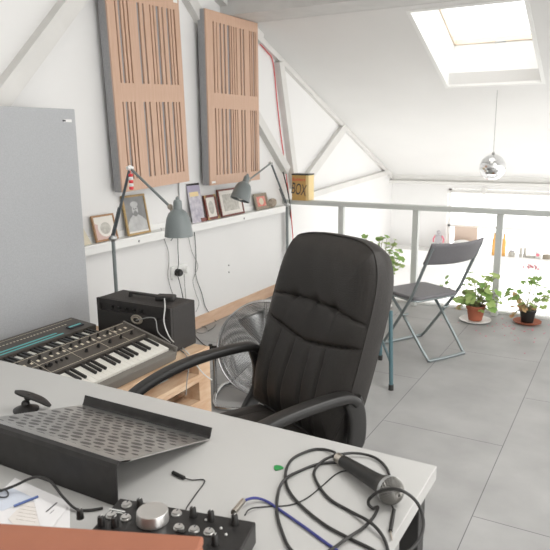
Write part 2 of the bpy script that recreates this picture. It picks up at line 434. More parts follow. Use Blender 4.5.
# tall grey acoustic board
m = MB(); m.bb(-2.79, -2.70, 1.25, 2.585, 0, 1.655)
t = obj('acoustic_board', m, 'greyfab', bevel=.006); tag(t, 'tall plain grey fabric acoustic board standing behind the keyboards', 'acoustic board')
m = MB(); m.bb(-2.6995, -2.6985, 2.50, 2.555, 1.585, 1.600); m.bb(-2.6996, -2.698, 2.492, 2.512, 1.588, 1.597, 1)
o = obj('label_tag', m, ['white', 'ink'], t); o.location = -t.location

# ------------------------------------------------------------------ wall socket, marks
t = thing('wall_socket', 'white double wall socket with a black plug on the left wall', 'socket', (WX, 3.74, .46))
m = MB(); m.bb(0, .022, -.095, .095, 0, .10); obj('face_plate', m, 'white', t, bevel=.004)
m = MB(); m.lathe([(.028, 0), (.028, .03), (.02, .045)], 16, xf=Mx.Translation((.022, -.045, .05)) @ Mx.Rotation(PI / 2, 4, 'Y')); obj('plug', m, 'rubber', t, label='black plug')
m = MB(); m.lathe([(.026, 0), (.026, .025), (.02, .035)], 16, xf=Mx.Translation((.022, .05, .055)) @ Mx.Rotation(PI / 2, 4, 'Y')); obj('plug', m, 'white', t, label='white plug')
for (y, z) in ((4.43, .43), (4.43, .37)):
    m = MB(); m.ball((WX + .003, y, z), .006, 8); tag(obj('wall_screw', m, 'cablegrey'), 'small screw in the white wall right of the socket, ' + ('upper' if z > .4 else 'lower') + ' of two', 'screw')

# ------------------------------------------------------------------ pictures on the ledge
def picture(name, label, yb0, w_, h_, frame_mat, fw, lean, inner, depth=.014, xb=-2.885, roll=0, cat='picture', bars=None):
    a = math.asin(min(.9, lean / h_))
    t = thing(name, label, cat, (xb, yb0 + w_ / 2, .8590 + depth * math.sin(a)), rot=(0, -a, 0))
    # local: x out of wall, y right, z up
    m = MB(); m.bb(-depth, 0, -w_ / 2, w_ / 2, 0, fw); m.bb(-depth, 0, -w_ / 2, w_ / 2, h_ - fw, h_)
    m.bb(-depth, 0, -w_ / 2, -w_ / 2 + fw, fw, h_ - fw); m.bb(-depth, 0, w_ / 2 - fw, w_ / 2, fw, h_ - fw)
    obj('frame', m, frame_mat, t, bevel=.002)
    m, mats = inner(w_ - 2 * fw, h_ - 2 * fw)
    o = obj('print', m, mats, t); o.location = (-.006, 0, fw)
    return t
def ell(cy, cz, ry, rz_, n=22, top=None):
    return [(cy + ry * math.cos(2 * PI * i / n), cz + rz_ * math.sin(2 * PI * i / n)) for i in range(n)]
XZ = Mx(((0, 0, 1, 0), (1, 0, 0, 0), (0, 1, 0, 0), (0, 0, 0, 1)))   # poly (y,z), extrude along x
def base(w_, h_, mi=0):
    m = MB(); m.bb(-.004, 0, -w_ / 2, w_ / 2, 0, h_, mi); return m
def in_oval(w_, h_):
    m = base(w_, h_); m.prism([(-w_ / 2, 0), (w_ / 2, 0), (w_ / 2, h_ * .3), (-w_ / 2, h_ * .75)], 0, .0006, 1, XZ)
    m.prism(ell(0.005, h_ * .5, w_ * .38, h_ * .40), .0006, .0012, 0, XZ); m.prism(ell(.005, h_ * .48, w_ * .26, h_ * .26), .0012, .0018, 2, XZ); return m, ['mount', 'pinkm', 'sketch']
def in_portrait(w_, h_):
    m = base(w_, h_)
    m.prism([(-w_ * .5, 0), (w_ * .5, 0), (w_ * .47, h_ * .3), (w_ * .28, h_ * .43), (w_ * .1, h_ * .5), (-w_ * .16, h_ * .5), (-w_ * .33, h_ * .4), (-w_ * .5, h_ * .2)], 0, .0005, 1, XZ)
    m.prism(ell(-.004, h_ * .63, w_ * .145, h_ * .16), .0005, .001, 1, XZ)
    m.prism(ell(-.004, h_ * .53, w_ * .11, h_ * .08), .001, .0013, 0, XZ)
    m.prism(ell(-.006, h_ * .79, w_ * .19, h_ * .085), .0013, .0018, 1, XZ)
    for s_ in (-1, 1):
        m.prism(ell(-.004 + s_ * w_ * .055, h_ * .665, w_ * .028, h_ * .014), .001, .0022, 2, XZ)
    m.prism([(-.01, h_ * .60), (.0, h_ * .60), (-.003, h_ * .66)], .001, .0022, 0, XZ)
    m.bb(0, .0012, -w_ / 2, w_ / 2, 0, h_ * .045, 3)
    return m, ['photo', 'photol', 'photod', 'mount']
def in_sketch(w_, h_):
    m = base(w_, h_); m.bb(0, .0006, -w_ * .36, w_ * .36, h_ * .15, h_ * .85, 1); return m, ['mount', 'sketch']
def in_small(w_, h_):
    m = base(w_, h_); m.prism(ell(0, h_ * .48, w_ * .3, h_ * .34), 0, .0006, 1, XZ); return m, ['mount', 'sketch']
def in_red(w_, h_):
    m = base(w_, h_); m.bb(0, .0006, -w_ * .42, w_ * .42, h_ * .08, h_ * .92, 1); m.prism(ell(0, h_ * .5, w_ * .22, h_ * .3), .0006, .0012, 2, XZ); return m, ['taupe', 'redprint', 'cream']
m = MB(); m.prism([(2.70, .8585), (2.835, .8585), (2.765, .985), (2.70, .985)], WX + .045, WX + .048, 0, XZ)
o = obj('card', m, 'cream'); tag(o, 'cream folded card at the left end of the picture ledge', 'card')
picture('framed_picture', 'small oak frame with an oval sepia sketch, leftmost frame on the ledge', 2.865, .195, .168, 'oak', .012, .035, in_oval)
picture('framed_picture', 'gilt and black frame with a grey portrait photograph of a person in a hat', 3.155, .225, .268, 'gold', .014, .045, in_portrait)
t = picture('framed_picture', 'small mahogany frame with gilt corners beside the poster', 4.065, .16, .195, 'mahog', .02, .04, in_small)
for a in (-1, 1):
    for b in (0, 1): m = MB(); m.prism([(a * .08, b * .195), (a * (.08 - .034), b * .195), (a * .08, b * .195 + (.034 if b == 0 else -.034))], .0005, .0018, 0, XZ); obj('corner_mount', m, 'gold', t)
picture('framed_picture', 'wide mahogany frame with a pale sketch, partly behind the lamp shade', 4.262, .345, .225, 'mahog', .014, .045, in_sketch)
picture('framed_picture', 'small taupe frame with a red print near the railing', 4.815, .215, .145, 'taupe', .02, .035, in_red)
m = MB(); m.bb(-.0015, 0, -.08, .08, 0, .30); m.bb(0, .0006, -.08, .08, .235, .285, 1); m.bb(0, .0006, -.08, .08, .285, .30, 3); m.bb(0, .0006, -.06, .05, .20, .235, 2)
o = obj('poster', m, ['postcol', 'purple', 'yellowp', 'blackfr']); tag(o, 'colour printed poster with a purple heading leaning on the wall between the acoustic panels', 'poster')
o.location = (WX + .055, 3.955, .8585); o.rotation_euler = (0, -.17, 0)
m = MB(); m.prism([(-.03, 0), (.035, 0), (.02, .32), (0, .33), (-.02, .31)], 0, .003, 0, XZ); o = obj('paper_sheet', m, 'paper'); o.location = (WX + .02, 3.80, .8585); o.rotation_euler = (0, -.02, 0)
tag(o, 'narrow curled white paper sheet standing left of the poster', 'paper')
m = MB(); m.ball((0, 0, .042), .048, 16, sc=(.6, 1.45, .87)); m.ball((.005, .02, .055), .030, 12, sc=(.7, 1.3, .8))
o = obj('stone', m, 'shell'); o.location = (-2.905, 5.115, .8585); tag(o, 'rounded speckled brown stone at the right end of the ledge', 'stone')
m = MB(); m.bb(-.012, .012, -.035, .035, 0, .028); o = obj('adapter', m, 'mahog'); o.location = (-2.905, 4.02, .8585); tag(o, 'small dark red block on the ledge under the poster', 'block')

# ------------------------------------------------------------------ box on the railing
t = thing('gift_box', 'gold box lettered BOX standing on the end of the railing', 'box', (-2.742, 5.42, .9055))
m = MB(); m.bb(-.087, .087, -.06, .06, 0, .245); obj('body', m, 'boxgold', t, bevel=.003)
m = MB(); m.bb(.0872, .0885, -.058, .058, .002, .243); m.bb(.062, .088, -.0615, -.0605, .002, .243); obj('side_panel', m, 'boxyel', t)
m = MB(); m.bb(-.089, .089, -.062, .062, .236, .25); obj('lid', m, 'blackfr', t)
FR = Mx.Rotation(PI / 2, 4, 'X')
m = MB(); vs, fs = text_mesh('BOX', .088); m.add(vs, fs, 0, False, Mx.Translation((-.012, -.0612, .10)) @ Mx.Rotation(R(9), 4, 'Y') @ FR @ Mx.Diagonal((.86, 1.7, 1, 1)))
obj('lettering', m, 'ink', t, label='black letters BOX')
m = MB(); vs, fs = text_mesh('Builders', .042); m.add(vs, fs, 0, False, Mx.Translation((-.012, -.0612, .195)) @ FR)
obj('lettering', m, 'red', t, label='red lettering')

# ------------------------------------------------------------------ pallets
def pallet(z0, label):
    t = thing('pallet', label, 'pallet', (-2.257, 1.99, z0), group=None)
    for i, x in enumerate((-.352, -.176, 0, .176, .352)):
        m = MB(); m.bb(x - .048, x + .048, -.6, .6, .122, .143); obj('deck_board', m, 'pallet', t, bevel=.002)
    for y in (-.55, 0, .55):
        m = MB(); m.bb(-.4, .4, y - .05, y + .05, .1, .122); obj('cross_board', m, 'pallet', t, bevel=.002)
        for x in (-.35, 0, .35): m = MB(); m.bb(x - .05, x + .05, y - .05, y + .05, .02, .1); obj('block', m, 'pallet', t, bevel=.002)
    for x in (-.352, 0, .352): m = MB(); m.bb(x - .048, x + .048, -.6, .6, 0, .02); obj('bottom_board', m, 'pallet', t, bevel=.002)
for i, s_ in enumerate(('pine pallet on the floor, lowest of the stack under the keyboards', 'pine pallet in the middle of the stack under the keyboards', 'pine pallet on top of the stack, carrying keyboards and amplifier')):
    pallet(i * .1435, s_)
ZP = .431

# ------------------------------------------------------------------ guitar amplifier
t = thing('amplifier', 'black amplifier cabinet on the pallets in front of the white wall', 'amplifier', (-2.196, 2.495, ZP), rz=0)
m = MB(); m.bb(-.248, .248, -.085, .105, 0, .238); obj('cabinet', m, 'blackmat', t, bevel=.006)
m = MB(); m.bb(-.235, .235, -.101, -.085, .0, .175); m.bb(-.235, .235, -.095, -.085, .215, .237); m.bb(-.248, -.235, -.101, -.085, 0, .238); m.bb(.235, .248, -.101, -.085, 0, .238); obj('front_frame', m, 'blackmat', t)
m = MB(); m.tube([(-.10, .0, .24), (-.095, .0, .262), (.08, 0, .262), (.085, 0, .24)], (lambda u: (.006, .014)), 8, flat=(0, 0, 1)); obj('handle', m, 'rubber', t)
m = MB()
for k in range(5): m.lathe([(.010, 0), (.008, .014)], 12, xf=Mx.Translation((-.15 + k * .05, -.086, .195)) @ Mx.Rotation(PI / 2, 4, 'X'))
obj('control_knob', m, 'blackpl', t)
m = MB(); m.tube([(.03 + .035 * math.cos(a), -.106, .155 + .022 * math.sin(a)) for a in [2 * PI * i / 18 for i in range(18)]], .004, 6, closed=True)
m.tube([(.03 + .026 * math.cos(a), -.110, .152 + .016 * math.sin(a)) for a in [2 * PI * i / 18 for i in range(18)]], .004, 6, closed=True)
obj('jack_ring', m, 'beige', t)
m = MB(); m.prism([(-.018, 0), (.018, .005), (.022, .012), (-.014, .016)], 0, .002, 0, Mx.Translation((-.045, -.101, .10)) @ FR); obj('badge', m, 'silver', t)
m = MB(); m.tube([(-.03 + .09 * math.cos(a), -.103, .05 + .09 * math.sin(a)) for a in [PI * i / 20 for i in range(21)]], .002, 5); obj('speaker_ring', m, 'rubber', t)
m = MB(); m.bb(-.05, .05, -.03, .03, 0, .028); t2 = obj('power_adapter', m, 'rubber', bevel=.008); t2.location = (-2.075, 2.52, ZP + .239); t2.rotation_euler = (0, 0, .3)
tag(t2, 'small black power adapter lying on top of the amplifier', 'adapter')

# ------------------------------------------------------------------ synthesizers
def synth_analog():
    L_ = .86
    tilt = R(14.5)
    t = thing('synthesizer', 'brown black analogue synthesizer with rows of knobs, nearer the desk', 'keyboard', (-1.885, 1.905, ZP + .002), rot=(0, 0, 0))
    # local frame: +x towards the player, y along, tilted about the front edge
    TX = Mx.Translation((0, 0, .0)) @ Mx.Rotation(tilt, 4, 'Y')
    m = MB(); hy = L_ / 2
    m.bb(-.345, 0, -hy, hy, .0, .042, 0, TX); obj('base', m, 'synth', t, bevel=.003)
    m = MB(); m.bb(-.345, -.175, -hy + .012, hy - .012, .042, .066, 0, TX); obj('control_panel', m, 'synth', t, bevel=.002)
    for s_ in (-1, 1): m = MB(); m.bb(-.35, .002, s_ * hy - .006, s_ * hy + .006, 0, .07, 0, TX); obj('end_cheek', m, 'synthside', t, bevel=.003)
    m = MB(); m.bb(-.03, .004, -hy + .006, hy - .006, .0, .046, 0, TX); obj('front_rail', m, 'synthside', t, bevel=.003)
    nk = 26; kw = (L_ - .09) / nk; y = -hy + .07
    for k in range(nk): m = MB(); m.bb(-.165, -.032, y + k * kw + .0007, y + (k + 1) * kw - .0007, .042, .056, 0, TX); obj('white_key', m, 'keyw', t)
    for k in range(nk - 1):
        if (k % 7) in (0, 1, 3, 4, 5): m = MB(); m.bb(-.165, -.075, y + (k + 1) * kw - .006, y + (k + 1) * kw + .006, .056, .068, 0, TX); obj('black_key', m, 'keyb', t, bevel=.002)
    m = MB()
    for x in (-.335, -.262, -.188):
        m.bb(x - .0008, x + .0008, -hy + .02, hy - .02, .0665, .0672, 0, TX)
    for yy in (-.18, .0, .17, .30): m.bb(-.335, -.19, yy - .0008, yy + .0008, .0665, .0672, 0, TX)
    for k in range(22): m.bb(-.30, -.285, -hy + .05 + k * .036, -hy + .062 + k * .036, .0665, .067, 0, TX)
    obj('panel_lettering', m, 'cream', t)
    rr = random.Random(3); ks = []
    for k in range(13): ks.append((-.308 + (k % 2) * .004, -hy + .06 + k * .058))
    for k in range(5): ks.append((-.232, .06 - .0 + k * .075))
    for k in range(3): ks.append((-.232, -.33 + k * .09))
    for x, yy in ks:
        m = MB(); m.lathe([(.0085, 0), (.0085, .004), (.0065, .005), (.006, .017)], 12, xf=TX @ Mx.Translation((x, yy, .066))); obj('knob', m, 'blackpl', t)
    for k in range(8):
        m = MB(); m.bb(-.006, .006, -.003, .003, 0, .010, 0, TX @ Mx.Translation((-.235, -.10 + k * .028 - .15, .066))); obj('slider', m, 'blackpl', t)
    return t
synth_analog()
def synth_digital():
    L_ = .94; hy = L_ / 2
    t = thing('synthesizer', 'dark digital synthesizer with teal stripes in front of the grey board', 'keyboard', (-2.27, 1.88, ZP + .002))
    TX = Mx.Rotation(R(4.5), 4, 'Y')
    m = MB(); m.bb(-.335, 0, -hy, hy, 0, .060, 0, TX); m.bb(-.335, -.150, -hy, hy, .060, .092, 0, TX); obj('body', m, 'synth', t, bevel=.004)
    m = MB()
    for x in (-.205, -.178): m.bb(x - .005, x + .005, -hy + .08, .25 if x < -.19 else .27, .092, .0928, 0, TX)
    obj('stripe', m, 'teal', t, label='teal stripes')
    m = MB(); m.bb(-.225, -.190, .33, .42, .092, .099, 0, TX); obj('display', m, 'ink', t)
    m = MB(); m.bb(-.215, -.202, .335, .415, .0992, .0998, 0, TX); obj('display_window', m, 'teal', t)
    m = MB()
    for k in range(40): m.bb(-.27, -.262, -hy + .05 + k * .020, -hy + .060 + k * .020, .092, .0926, 0, TX)
    m.bb(-.31, -.308, -hy + .02, hy - .02, .092, .0926, 0, TX)
    obj('panel_lettering', m, 'cream', t)
    nk = 34; kw = (L_ - .12) / nk; y = -hy + .08
    for k in range(nk): m = MB(); m.bb(-.15, -.015, y + k * kw + .0007, y + (k + 1) * kw - .0007, .060, .074, 0, TX); obj('white_key', m, 'keyw', t)
    for k in range(nk - 1):
        if (k % 7) in (0, 1, 3, 4, 5): m = MB(); m.bb(-.15, -.06, y + (k + 1) * kw - .006, y + (k + 1) * kw + .006, .074, .085, 0, TX); obj('black_key', m, 'keyb', t)
synth_digital()

# ------------------------------------------------------------------ architect lamps
def arch_lamp(label, base_p, knee, tip, shade, wob, base_mat='dark', group=None):
    t = thing('architect_lamp', label, 'lamp', base_p)
    B = V(base_p); K, T, S = V(knee) - B, V(tip) - B, V(shade) - B
    m = MB(); m.lathe([(.12, 0), (.12, .02), (.03, .035), (.018, .05)], 28); obj('base', m, 'dark', t)
    m = MB(); m.cyl((0, 0, .03), (K.x, K.y, K.z), .011, 12); obj('pole', m, 'lamp', t)
    d = (T - K).normalized(); side = d.cross(V((0, 0, 1))).normalized() * .012
    m = MB(); m.cyl(K, T, .0085, 10); m.cyl(K + side * 1.3 + d * .02, K + side * 1.3 + d * .20, .004, 8); obj('lower_arm', m, 'dark', t)
    m = MB(); m.cyl(T, S, .0075, 10); obj('upper_arm', m, 'lamp', t)
    m = MB(); m.ball(K, .021, 14); m.cyl(K - side * 2, K + side * 2, .012, 12); obj('elbow', m, 'steel', t)
    m = MB(); m.ball(T, .016, 12); m.cyl(T - side * 1.8, T + side * 1.8, .010, 12); obj('elbow', m, 'lampin', t)
    e = (S - T).normalized()
    m = MB(); m.cyl(S - e * .005, S + e * .05 + V((0, 0, -.03)), .010, 10); m.ball(S, .016, 12); obj('shade_bracket', m, 'beige', t)
    # shade, opening downwards
    C0 = S + V(wob[0]) + V((0, 0, -.004)); XF = Mx.Translation(C0) @ (-V(wob[1])).to_track_quat('Z', 'Y').to_matrix().to_4x4()
    prof = [(.004, .104), (.016, .103), (.022, .096), (.0235, .086), (.025, .052), (.034, .046), (.052, .030), (.064, .002), (.071, -.035), (.076, -.072), (.078, -.092), (.0785, -.096), (.076, -.094), (.068, -.042), (.058, -.008), (.036, .020)]
    m = MB(); m.lathe(prof, 32, 0, XF, caps=False); sh = obj('shade', m, 'lamp', t)
    m = MB(); m.lathe([(.010, .102), (.010, .114), (.004, .120)], 12, 0, XF); obj('switch', m, 'lamp', sh)
    m = MB(); m.lathe([(.012, .0), (.012, -.02), (.028, -.06), (.024, -.085), (.004, -.095)], 16, 0, XF); obj('bulb', m, 'white', sh)
    return t
l1 = arch_lamp('grey architect lamp on the tall pole behind the amplifier, red tag hanging from it', (-2.64, 2.75, 0), (-2.64, 2.75, .925), (-2.478, 2.75, 1.334), (-2.205, 2.75, 1.128), ((.052, 0, -.058), (0, 0, -1)))
m = MB()
for k in range(5):
    m.lathe([(.010, 0), (.013, .004), (.013, .012), (.010, .016)], 12, k % 2, Mx.Translation((-2.462, 2.735, 1.215 + k * .018)))
m.cyl((-2.462, 2.735, 1.30), (-2.474, 2.745, 1.325), .0015, 6)
o = obj('hanging_tag', m, ['red', 'white']); tag(o, 'red and white beaded tag hanging from the elbow of the nearer lamp', 'tag')
arch_lamp('grey architect lamp in front of the right slotted panel, near the railing', (-2.76, 5.14, 0), (-2.73, 5.075, .895), (-2.70, 4.74, 1.28), (-2.66, 4.315, 1.165), ((.0, -.085, -.055), (-.14, -.36, -.9)))

# ------------------------------------------------------------------ office chair
def office_chair():
    t = thing('office_chair', 'black leather high back office chair with curved armrests behind the desk', 'chair', (-1.095, 1.722, 0), math.atan2(-.88, -.48))
    # local: +x forward, +y sitter's left
    tilt = R(17)
    def grid(nu, nv, fn):
        vs = []; fs = []
        for j in range(nv + 1):
            for i in range(nu + 1): vs.append(fn(-1 + 2 * i / nu, -1 + 2 * j / nv))
        for j in range(nv):
            for i in range(nu): a = j * (nu + 1) + i; fs.append((a, a + 1, a + nu + 2, a + nu + 1))
        return vs, fs
    Hh, Wh = .350, .280
    BX = Mx.Translation((-.215, 0, .475)) @ Mx.Rotation(-tilt, 4, 'Y')
    def outline(s_, q):
        kx = .40 if q > 0 else .16
        x = s_ * math.sqrt(max(0, 1 - kx * abs(q) ** 5)) * (1 - .03 * (1 if q < 0 else 0) * q * q)
        z = q * math.sqrt(max(0, 1 - (.16 if q > 0 else .05) * abs(s_) ** 3.2))
        return x * Wh * (1.0 + .02 * math.cos(q * 1.5)), Hh + z * Hh
    def gs(x, w_): return math.exp(-(x / w_) ** 2)
    def front(s_, q):
        y, z = outline(s_, q); e = max(abs(s_), abs(q)); puff = .040 * (1 - e ** 7)
        s1 = .30 - .05 * abs(s_) ** 1.5 ; s2 = -.12 + .13 * abs(s_) ** 1.3
        d = 0
        inn = 1 - e ** 10
        for k, sv in ((.008, s1), (.010, s2)): d += k * gs(q - sv, .014) * (1 if True else 0)
        # puffing between seams
        if q > s1: d -= .012 * math.sin(min(1, (q - s1) / (1 - s1)) * PI) ** .7
        elif q > s2: d -= .010 * math.sin((q - s2) / (s1 - s2) * PI) ** .6
        # tufts
        for tx in (-.42, 0, .42): d += .009 * gs(math.hypot((s_ - tx) * 1.0, (q - s1) * 1.3), .07)
        # radiating wrinkles under the tufts
        if s2 < q < s1:
            for tx in (-.42, 0, .42): d += .005 * gs(s_ - tx - (s1 - q) * (-.35 if tx <= 0 else .2), .05) * (q - s2) / (s1 - s2)
        if q < s2:
            for tx in (-.52, -.20, .12, .44):
                d += .013 * gs(s_ - tx - .10 * (s2 - q) * (-1 if tx < 0 else 1), .032) * min(1, (s2 - q) * 5)
            d -= .018 * math.sin(min(1, (s2 - q) / .85) * PI) ** .7
        d += .0015 * math.sin(9 * s_ + 7 * q) * math.cos(5 * q * s_ + 2 * s_)
        x = .012 + puff + .028 * s_ * s_ - d * inn
        return (x, y, z)
    def back(s_, q):
        y, z = outline(s_, q); e = max(abs(s_), abs(q)); return (-.062 - .03 * (1 - e ** 4) + .028 * s_ * s_, y, z)
    nu, nv = 110, 130
    m = MB(); vs, fs = grid(nu, nv, front); m.add(vs, fs, 0, True, BX)
    vs2, fs2 = grid(nu, nv, back); m.add(vs2, [tuple(reversed(f)) for f in fs2], 0, True, BX)
    # gusset ring
    ring = [(-1 + 2 * i / nu, -1) for i in range(nu)] + [(1, -1 + 2 * j / nv) for j in range(nv)] + [(1 - 2 * i / nu, 1) for i in range(nu)] + [(-1, 1 - 2 * j / nv) for j in range(nv)]
    rv = []; n_ = len(ring); K = 6
    for (a, b) in ring:
        p, q = V(front(a, b)), V(back(a, b)); c = V((0, 0, Hh)); 
        out = V((0, p.y, p.z - Hh)).normalized()
        for k in range(K + 1): f = k / K; rv.append(p.lerp(q, f) + out * .010 * math.sin(f * PI))
    rf = [(i * (K + 1) + k, i * (K + 1) + k + 1, ((i + 1) % n_) * (K + 1) + k + 1, ((i + 1) % n_) * (K + 1) + k) for i in range(n_) for k in range(K)]
    m.add(rv, rf, 0, True, BX)
    bk = obj('backrest', m, 'leather', t)
    m = MB(); m.tube([V(front(a, b)) + V((.0, 0, 0)) for a, b in ring[::3]], .0042, 6, closed=True, xf=BX); obj('piping', m, 'leather', bk)
    # seat cushion
    def st(s_, q):
        x = s_ * .25 * math.sqrt(1 - .22 * abs(q) ** 5); y = q * .255 * math.sqrt(1 - .2 * abs(s_) ** 4); e = max(abs(s_), abs(q))
        d = 0
        for tx in (-.5, 0, .5): d += .008 * gs(q - tx, .05) * (1 - e ** 6)
        return (.02 + x, y, .455 + .05 * (1 - e ** 5) - d)
    def sb(s_, q): x, y, z = st(s_, q); return (x, y, .405)
    m = MB(); vs, fs = grid(60, 60, st); m.add(vs, fs, 0, True); vs2, fs2 = grid(60, 60, sb); m.add(vs2, [tuple(reversed(f)) for f in fs2], 0, True)
    N = 60; ring2 = [(-1 + 2 * i / N, -1) for i in range(N)] + [(1, -1 + 2 * j / N) for j in range(N)] + [(1 - 2 * i / N, 1) for i in range(N)] + [(-1, 1 - 2 * j / N) for j in range(N)]
    rv = []
    for a, b in ring2: rv += [st(a, b), sb(a, b)]
    m.add(rv, [(2 * i, 2 * i + 1, 2 * ((i + 1) % len(ring2)) + 1, 2 * ((i + 1) % len(ring2))) for i in range(len(ring2))], 0, True)
    obj('seat', m, 'leather', t)
    # armrests
    for s_ in (-1, 1):
        y0 = s_ * .305
        path = [(-.235, y0, .665), (-.20, y0, .688), (-.10, y0, .690), (.04, y0, .678), (.17, y0, .648), (.28, y0, .600), (.345, y0, .545), (.355, y0, .49), (.31, y0, .43), (.22, y0 * .93, .395), (.10, y0 * .6, .392)]
        m = MB(); m.tube(path, (lambda u: (.026, .0165)), 16, k=6, flat=(0, 1, 0)); a = obj('armrest', m, 'blackpl', t)
        m = MB(); m.tube([(-.225, y0, .675), (-.245, y0, .60), (-.235, y0, .51), (-.17, y0 * .95, .43), (-.05, y0 * .6, .395)], (lambda u: (.014, .034 if u < .5 else .030)), 14, k=6, flat=(0, 1, 0)); obj('arm_strut', m, 'blackpl', a)
    m = MB(); m.prism([(-.30, .42), (-.20, .40), (-.17, .52), (-.215, .70), (-.31, .66)], -.20, .20, 0, Mx(((1, 0, 0, 0), (0, 0, 1, 0), (0, 1, 0, 0), (0, 0, 0, 1)))); 
    m = MB(); m.tube([(-.05, 0, .395), (-.22, 0, .40), (-.295, 0, .46), (-.335, 0, .62)], (lambda u: (.035, .008)), 10, k=5, flat=(0, 1, 0)); obj('back_bracket', m, 'blackpl', t)
    m = MB(); m.bb(-.12, .14, -.19, .19, .385, .405); obj('seat_plate', m, 'blackpl', t, bevel=.004)
    m = MB(); m.cyl((0, 0, .10), (0, 0, .24), .028, 16); m.cyl((0, 0, .24), (0, 0, .385), .016, 16); obj('gas_lift', m, 'blackpl', t)
    for k in range(5):
        a = 2 * PI * k / 5 + .3; c, s2 = math.cos(a), math.sin(a)
        m = MB(); m.tube([(0.02 * c, .02 * s2, .13), (.15 * c, .15 * s2, .105), (.29 * c, .29 * s2, .075)], (lambda u: (.026 - .010 * u, .014)), 10, flat=(-s2, c, 0)); lg = obj('leg', m, 'blackpl', t)
        m = MB(); ax = V((-s2, c, 0))
        for q in (-1, 1): cc = V((.29 * c, .29 * s2, .028)) + ax * q * .017; m.cyl(cc - ax * .008, cc + ax * .008, .028, 18)
        m.cyl((.29 * c, .29 * s2, .03), (.29 * c, .29 * s2, .075), .007, 8); obj('castor', m, 'rubber', lg)
    return t
office_chair()

# ------------------------------------------------------------------ floor fan
def fan():
    pos = V((-1.77, 3.02, 0))
    t = thing('floor_fan', 'round chrome wire floor fan beside the pallets behind the office chair', 'fan', pos, math.atan2(-3.0, 1.45))
    # local +x = blowing direction
    Cz = .305; Rr = .272; T0 = Mx.Translation((0, 0, Cz)) @ Mx.Rotation(R(-10), 4, 'Y')
    def circ(r, x, n=56): return [(x, r * math.cos(2 * PI * i / n), r * math.sin(2 * PI * i / n)) for i in range(n)]
    m = MB()
    def prof(r): return .055 + .035 * math.sqrt(max(0, 1 - (r / Rr) ** 2)) - .0
    for k in range(30):
        r = .045 + (Rr - .047) * k / 29; m.tube(circ(r, prof(r)), .0018, 4, closed=True, xf=T0)
    for k in range(8):
        a = 2 * PI * k / 8; m.tube([(prof(r) - .002, r * math.cos(a), r * math.sin(a)) for r in (.04, .1, .17, .22, Rr)], .002, 4, xf=T0)
    g = obj('front_grille', m, 'chrome', t)
    m = MB()
    for k in range(24):
        r = .06 + (Rr - .062) * k / 23; m.tube(circ(r, -prof(r)), .0018, 4, closed=True, xf=T0)
    for k in range(8):
        a = 2 * PI * k / 8; m.tube([(-prof(r), r * math.cos(a), r * math.sin(a)) for r in (.05, .1, .17, .22, Rr)], .002, 4, xf=T0)
    obj('rear_grille', m, 'chrome', t)
    m = MB(); n_ = 64; vs = []
    for x, r in ((-.055, Rr), (.055, Rr)):
        vs += circ(r, x, n_)
    m.add(vs, [(i, (i + 1) % n_, n_ + (i + 1) % n_, n_ + i) for i in range(n_)], 0, True, T0)
    m.tube(circ(Rr, .057), .005, 8, closed=True, xf=T0); m.tube(circ(Rr, -.057), .005, 8, closed=True, xf=T0)
    obj('cage_ring', m, 'chrome', t)
    for k in range(4):
        a0 = 2 * PI * k / 4 + .4; vs = []; nn = 8
        for j in range(nn + 1):
            r = .035 + .19 * j / nn; wd = .5 - .12 * j / nn
            for s_ in (0, 1):
                a = a0 + (s_ - .5) * wd * 2; vs.append(((s_ - .5) * .05 * (1 - .4 * j / nn), r * math.cos(a), r * math.sin(a)))
        m = MB(); m.add(vs, [(2 * j, 2 * j + 1, 2 * j + 3, 2 * j + 2) for j in range(nn)], 0, True, T0); o = obj('blade', m, 'steel', t)
        sm = o.modifiers.new('s', 'SOLIDIFY'); sm.thickness = .002
    m = MB(); m.lathe([(.045, -.02), (.045, .02), (.02, .04)], 20, 0, T0 @ Mx.Rotation(PI / 2, 4, 'Y')); m.lathe([(.055, -.15), (.06, -.09), (.05, -.03)], 20, 0, T0 @ Mx.Rotation(PI / 2, 4, 'Y')); obj('motor', m, 'steel', t)
    m = MB(); m.lathe([(.042, .088), (.042, .094), (.03, .097)], 20, 0, T0 @ Mx.Rotation(PI / 2, 4, 'Y')); obj('badge', m, 'silver', t)
    m = MB()
    w0 = Rr + .028
    m.tube([(0, -w0, Cz), (0, -w0, .05), (.0, -w0, .012), (.14, -w0 + .02, .012), (.20, -w0 + .10, .012), (.20, w0 - .10, .012), (.14, w0 - .02, .012), (0, w0, .012), (0, w0, .05), (0, w0, Cz)], .012, 10, k=5)
    m.tube([(0, -w0, .012), (-.16, -w0 + .03, .012), (-.20, -w0 + .12, .012), (-.20, w0 - .12, .012), (-.16, w0 - .03, .012), (0, w0, .012)], .012, 10, k=5)
    obj('stand', m, 'chrome', t)
    for s_ in (-1, 1):
        m = MB(); m.cyl((0, s_ * (Rr - .005), Cz), (0, s_ * (w0 + .018), Cz), .010, 12); m.cyl((0, s_ * (w0 + .012), Cz), (0, s_ * (w0 + .03), Cz), .02, 14); obj('pivot_knob', m, 'rubber', t)
fan()

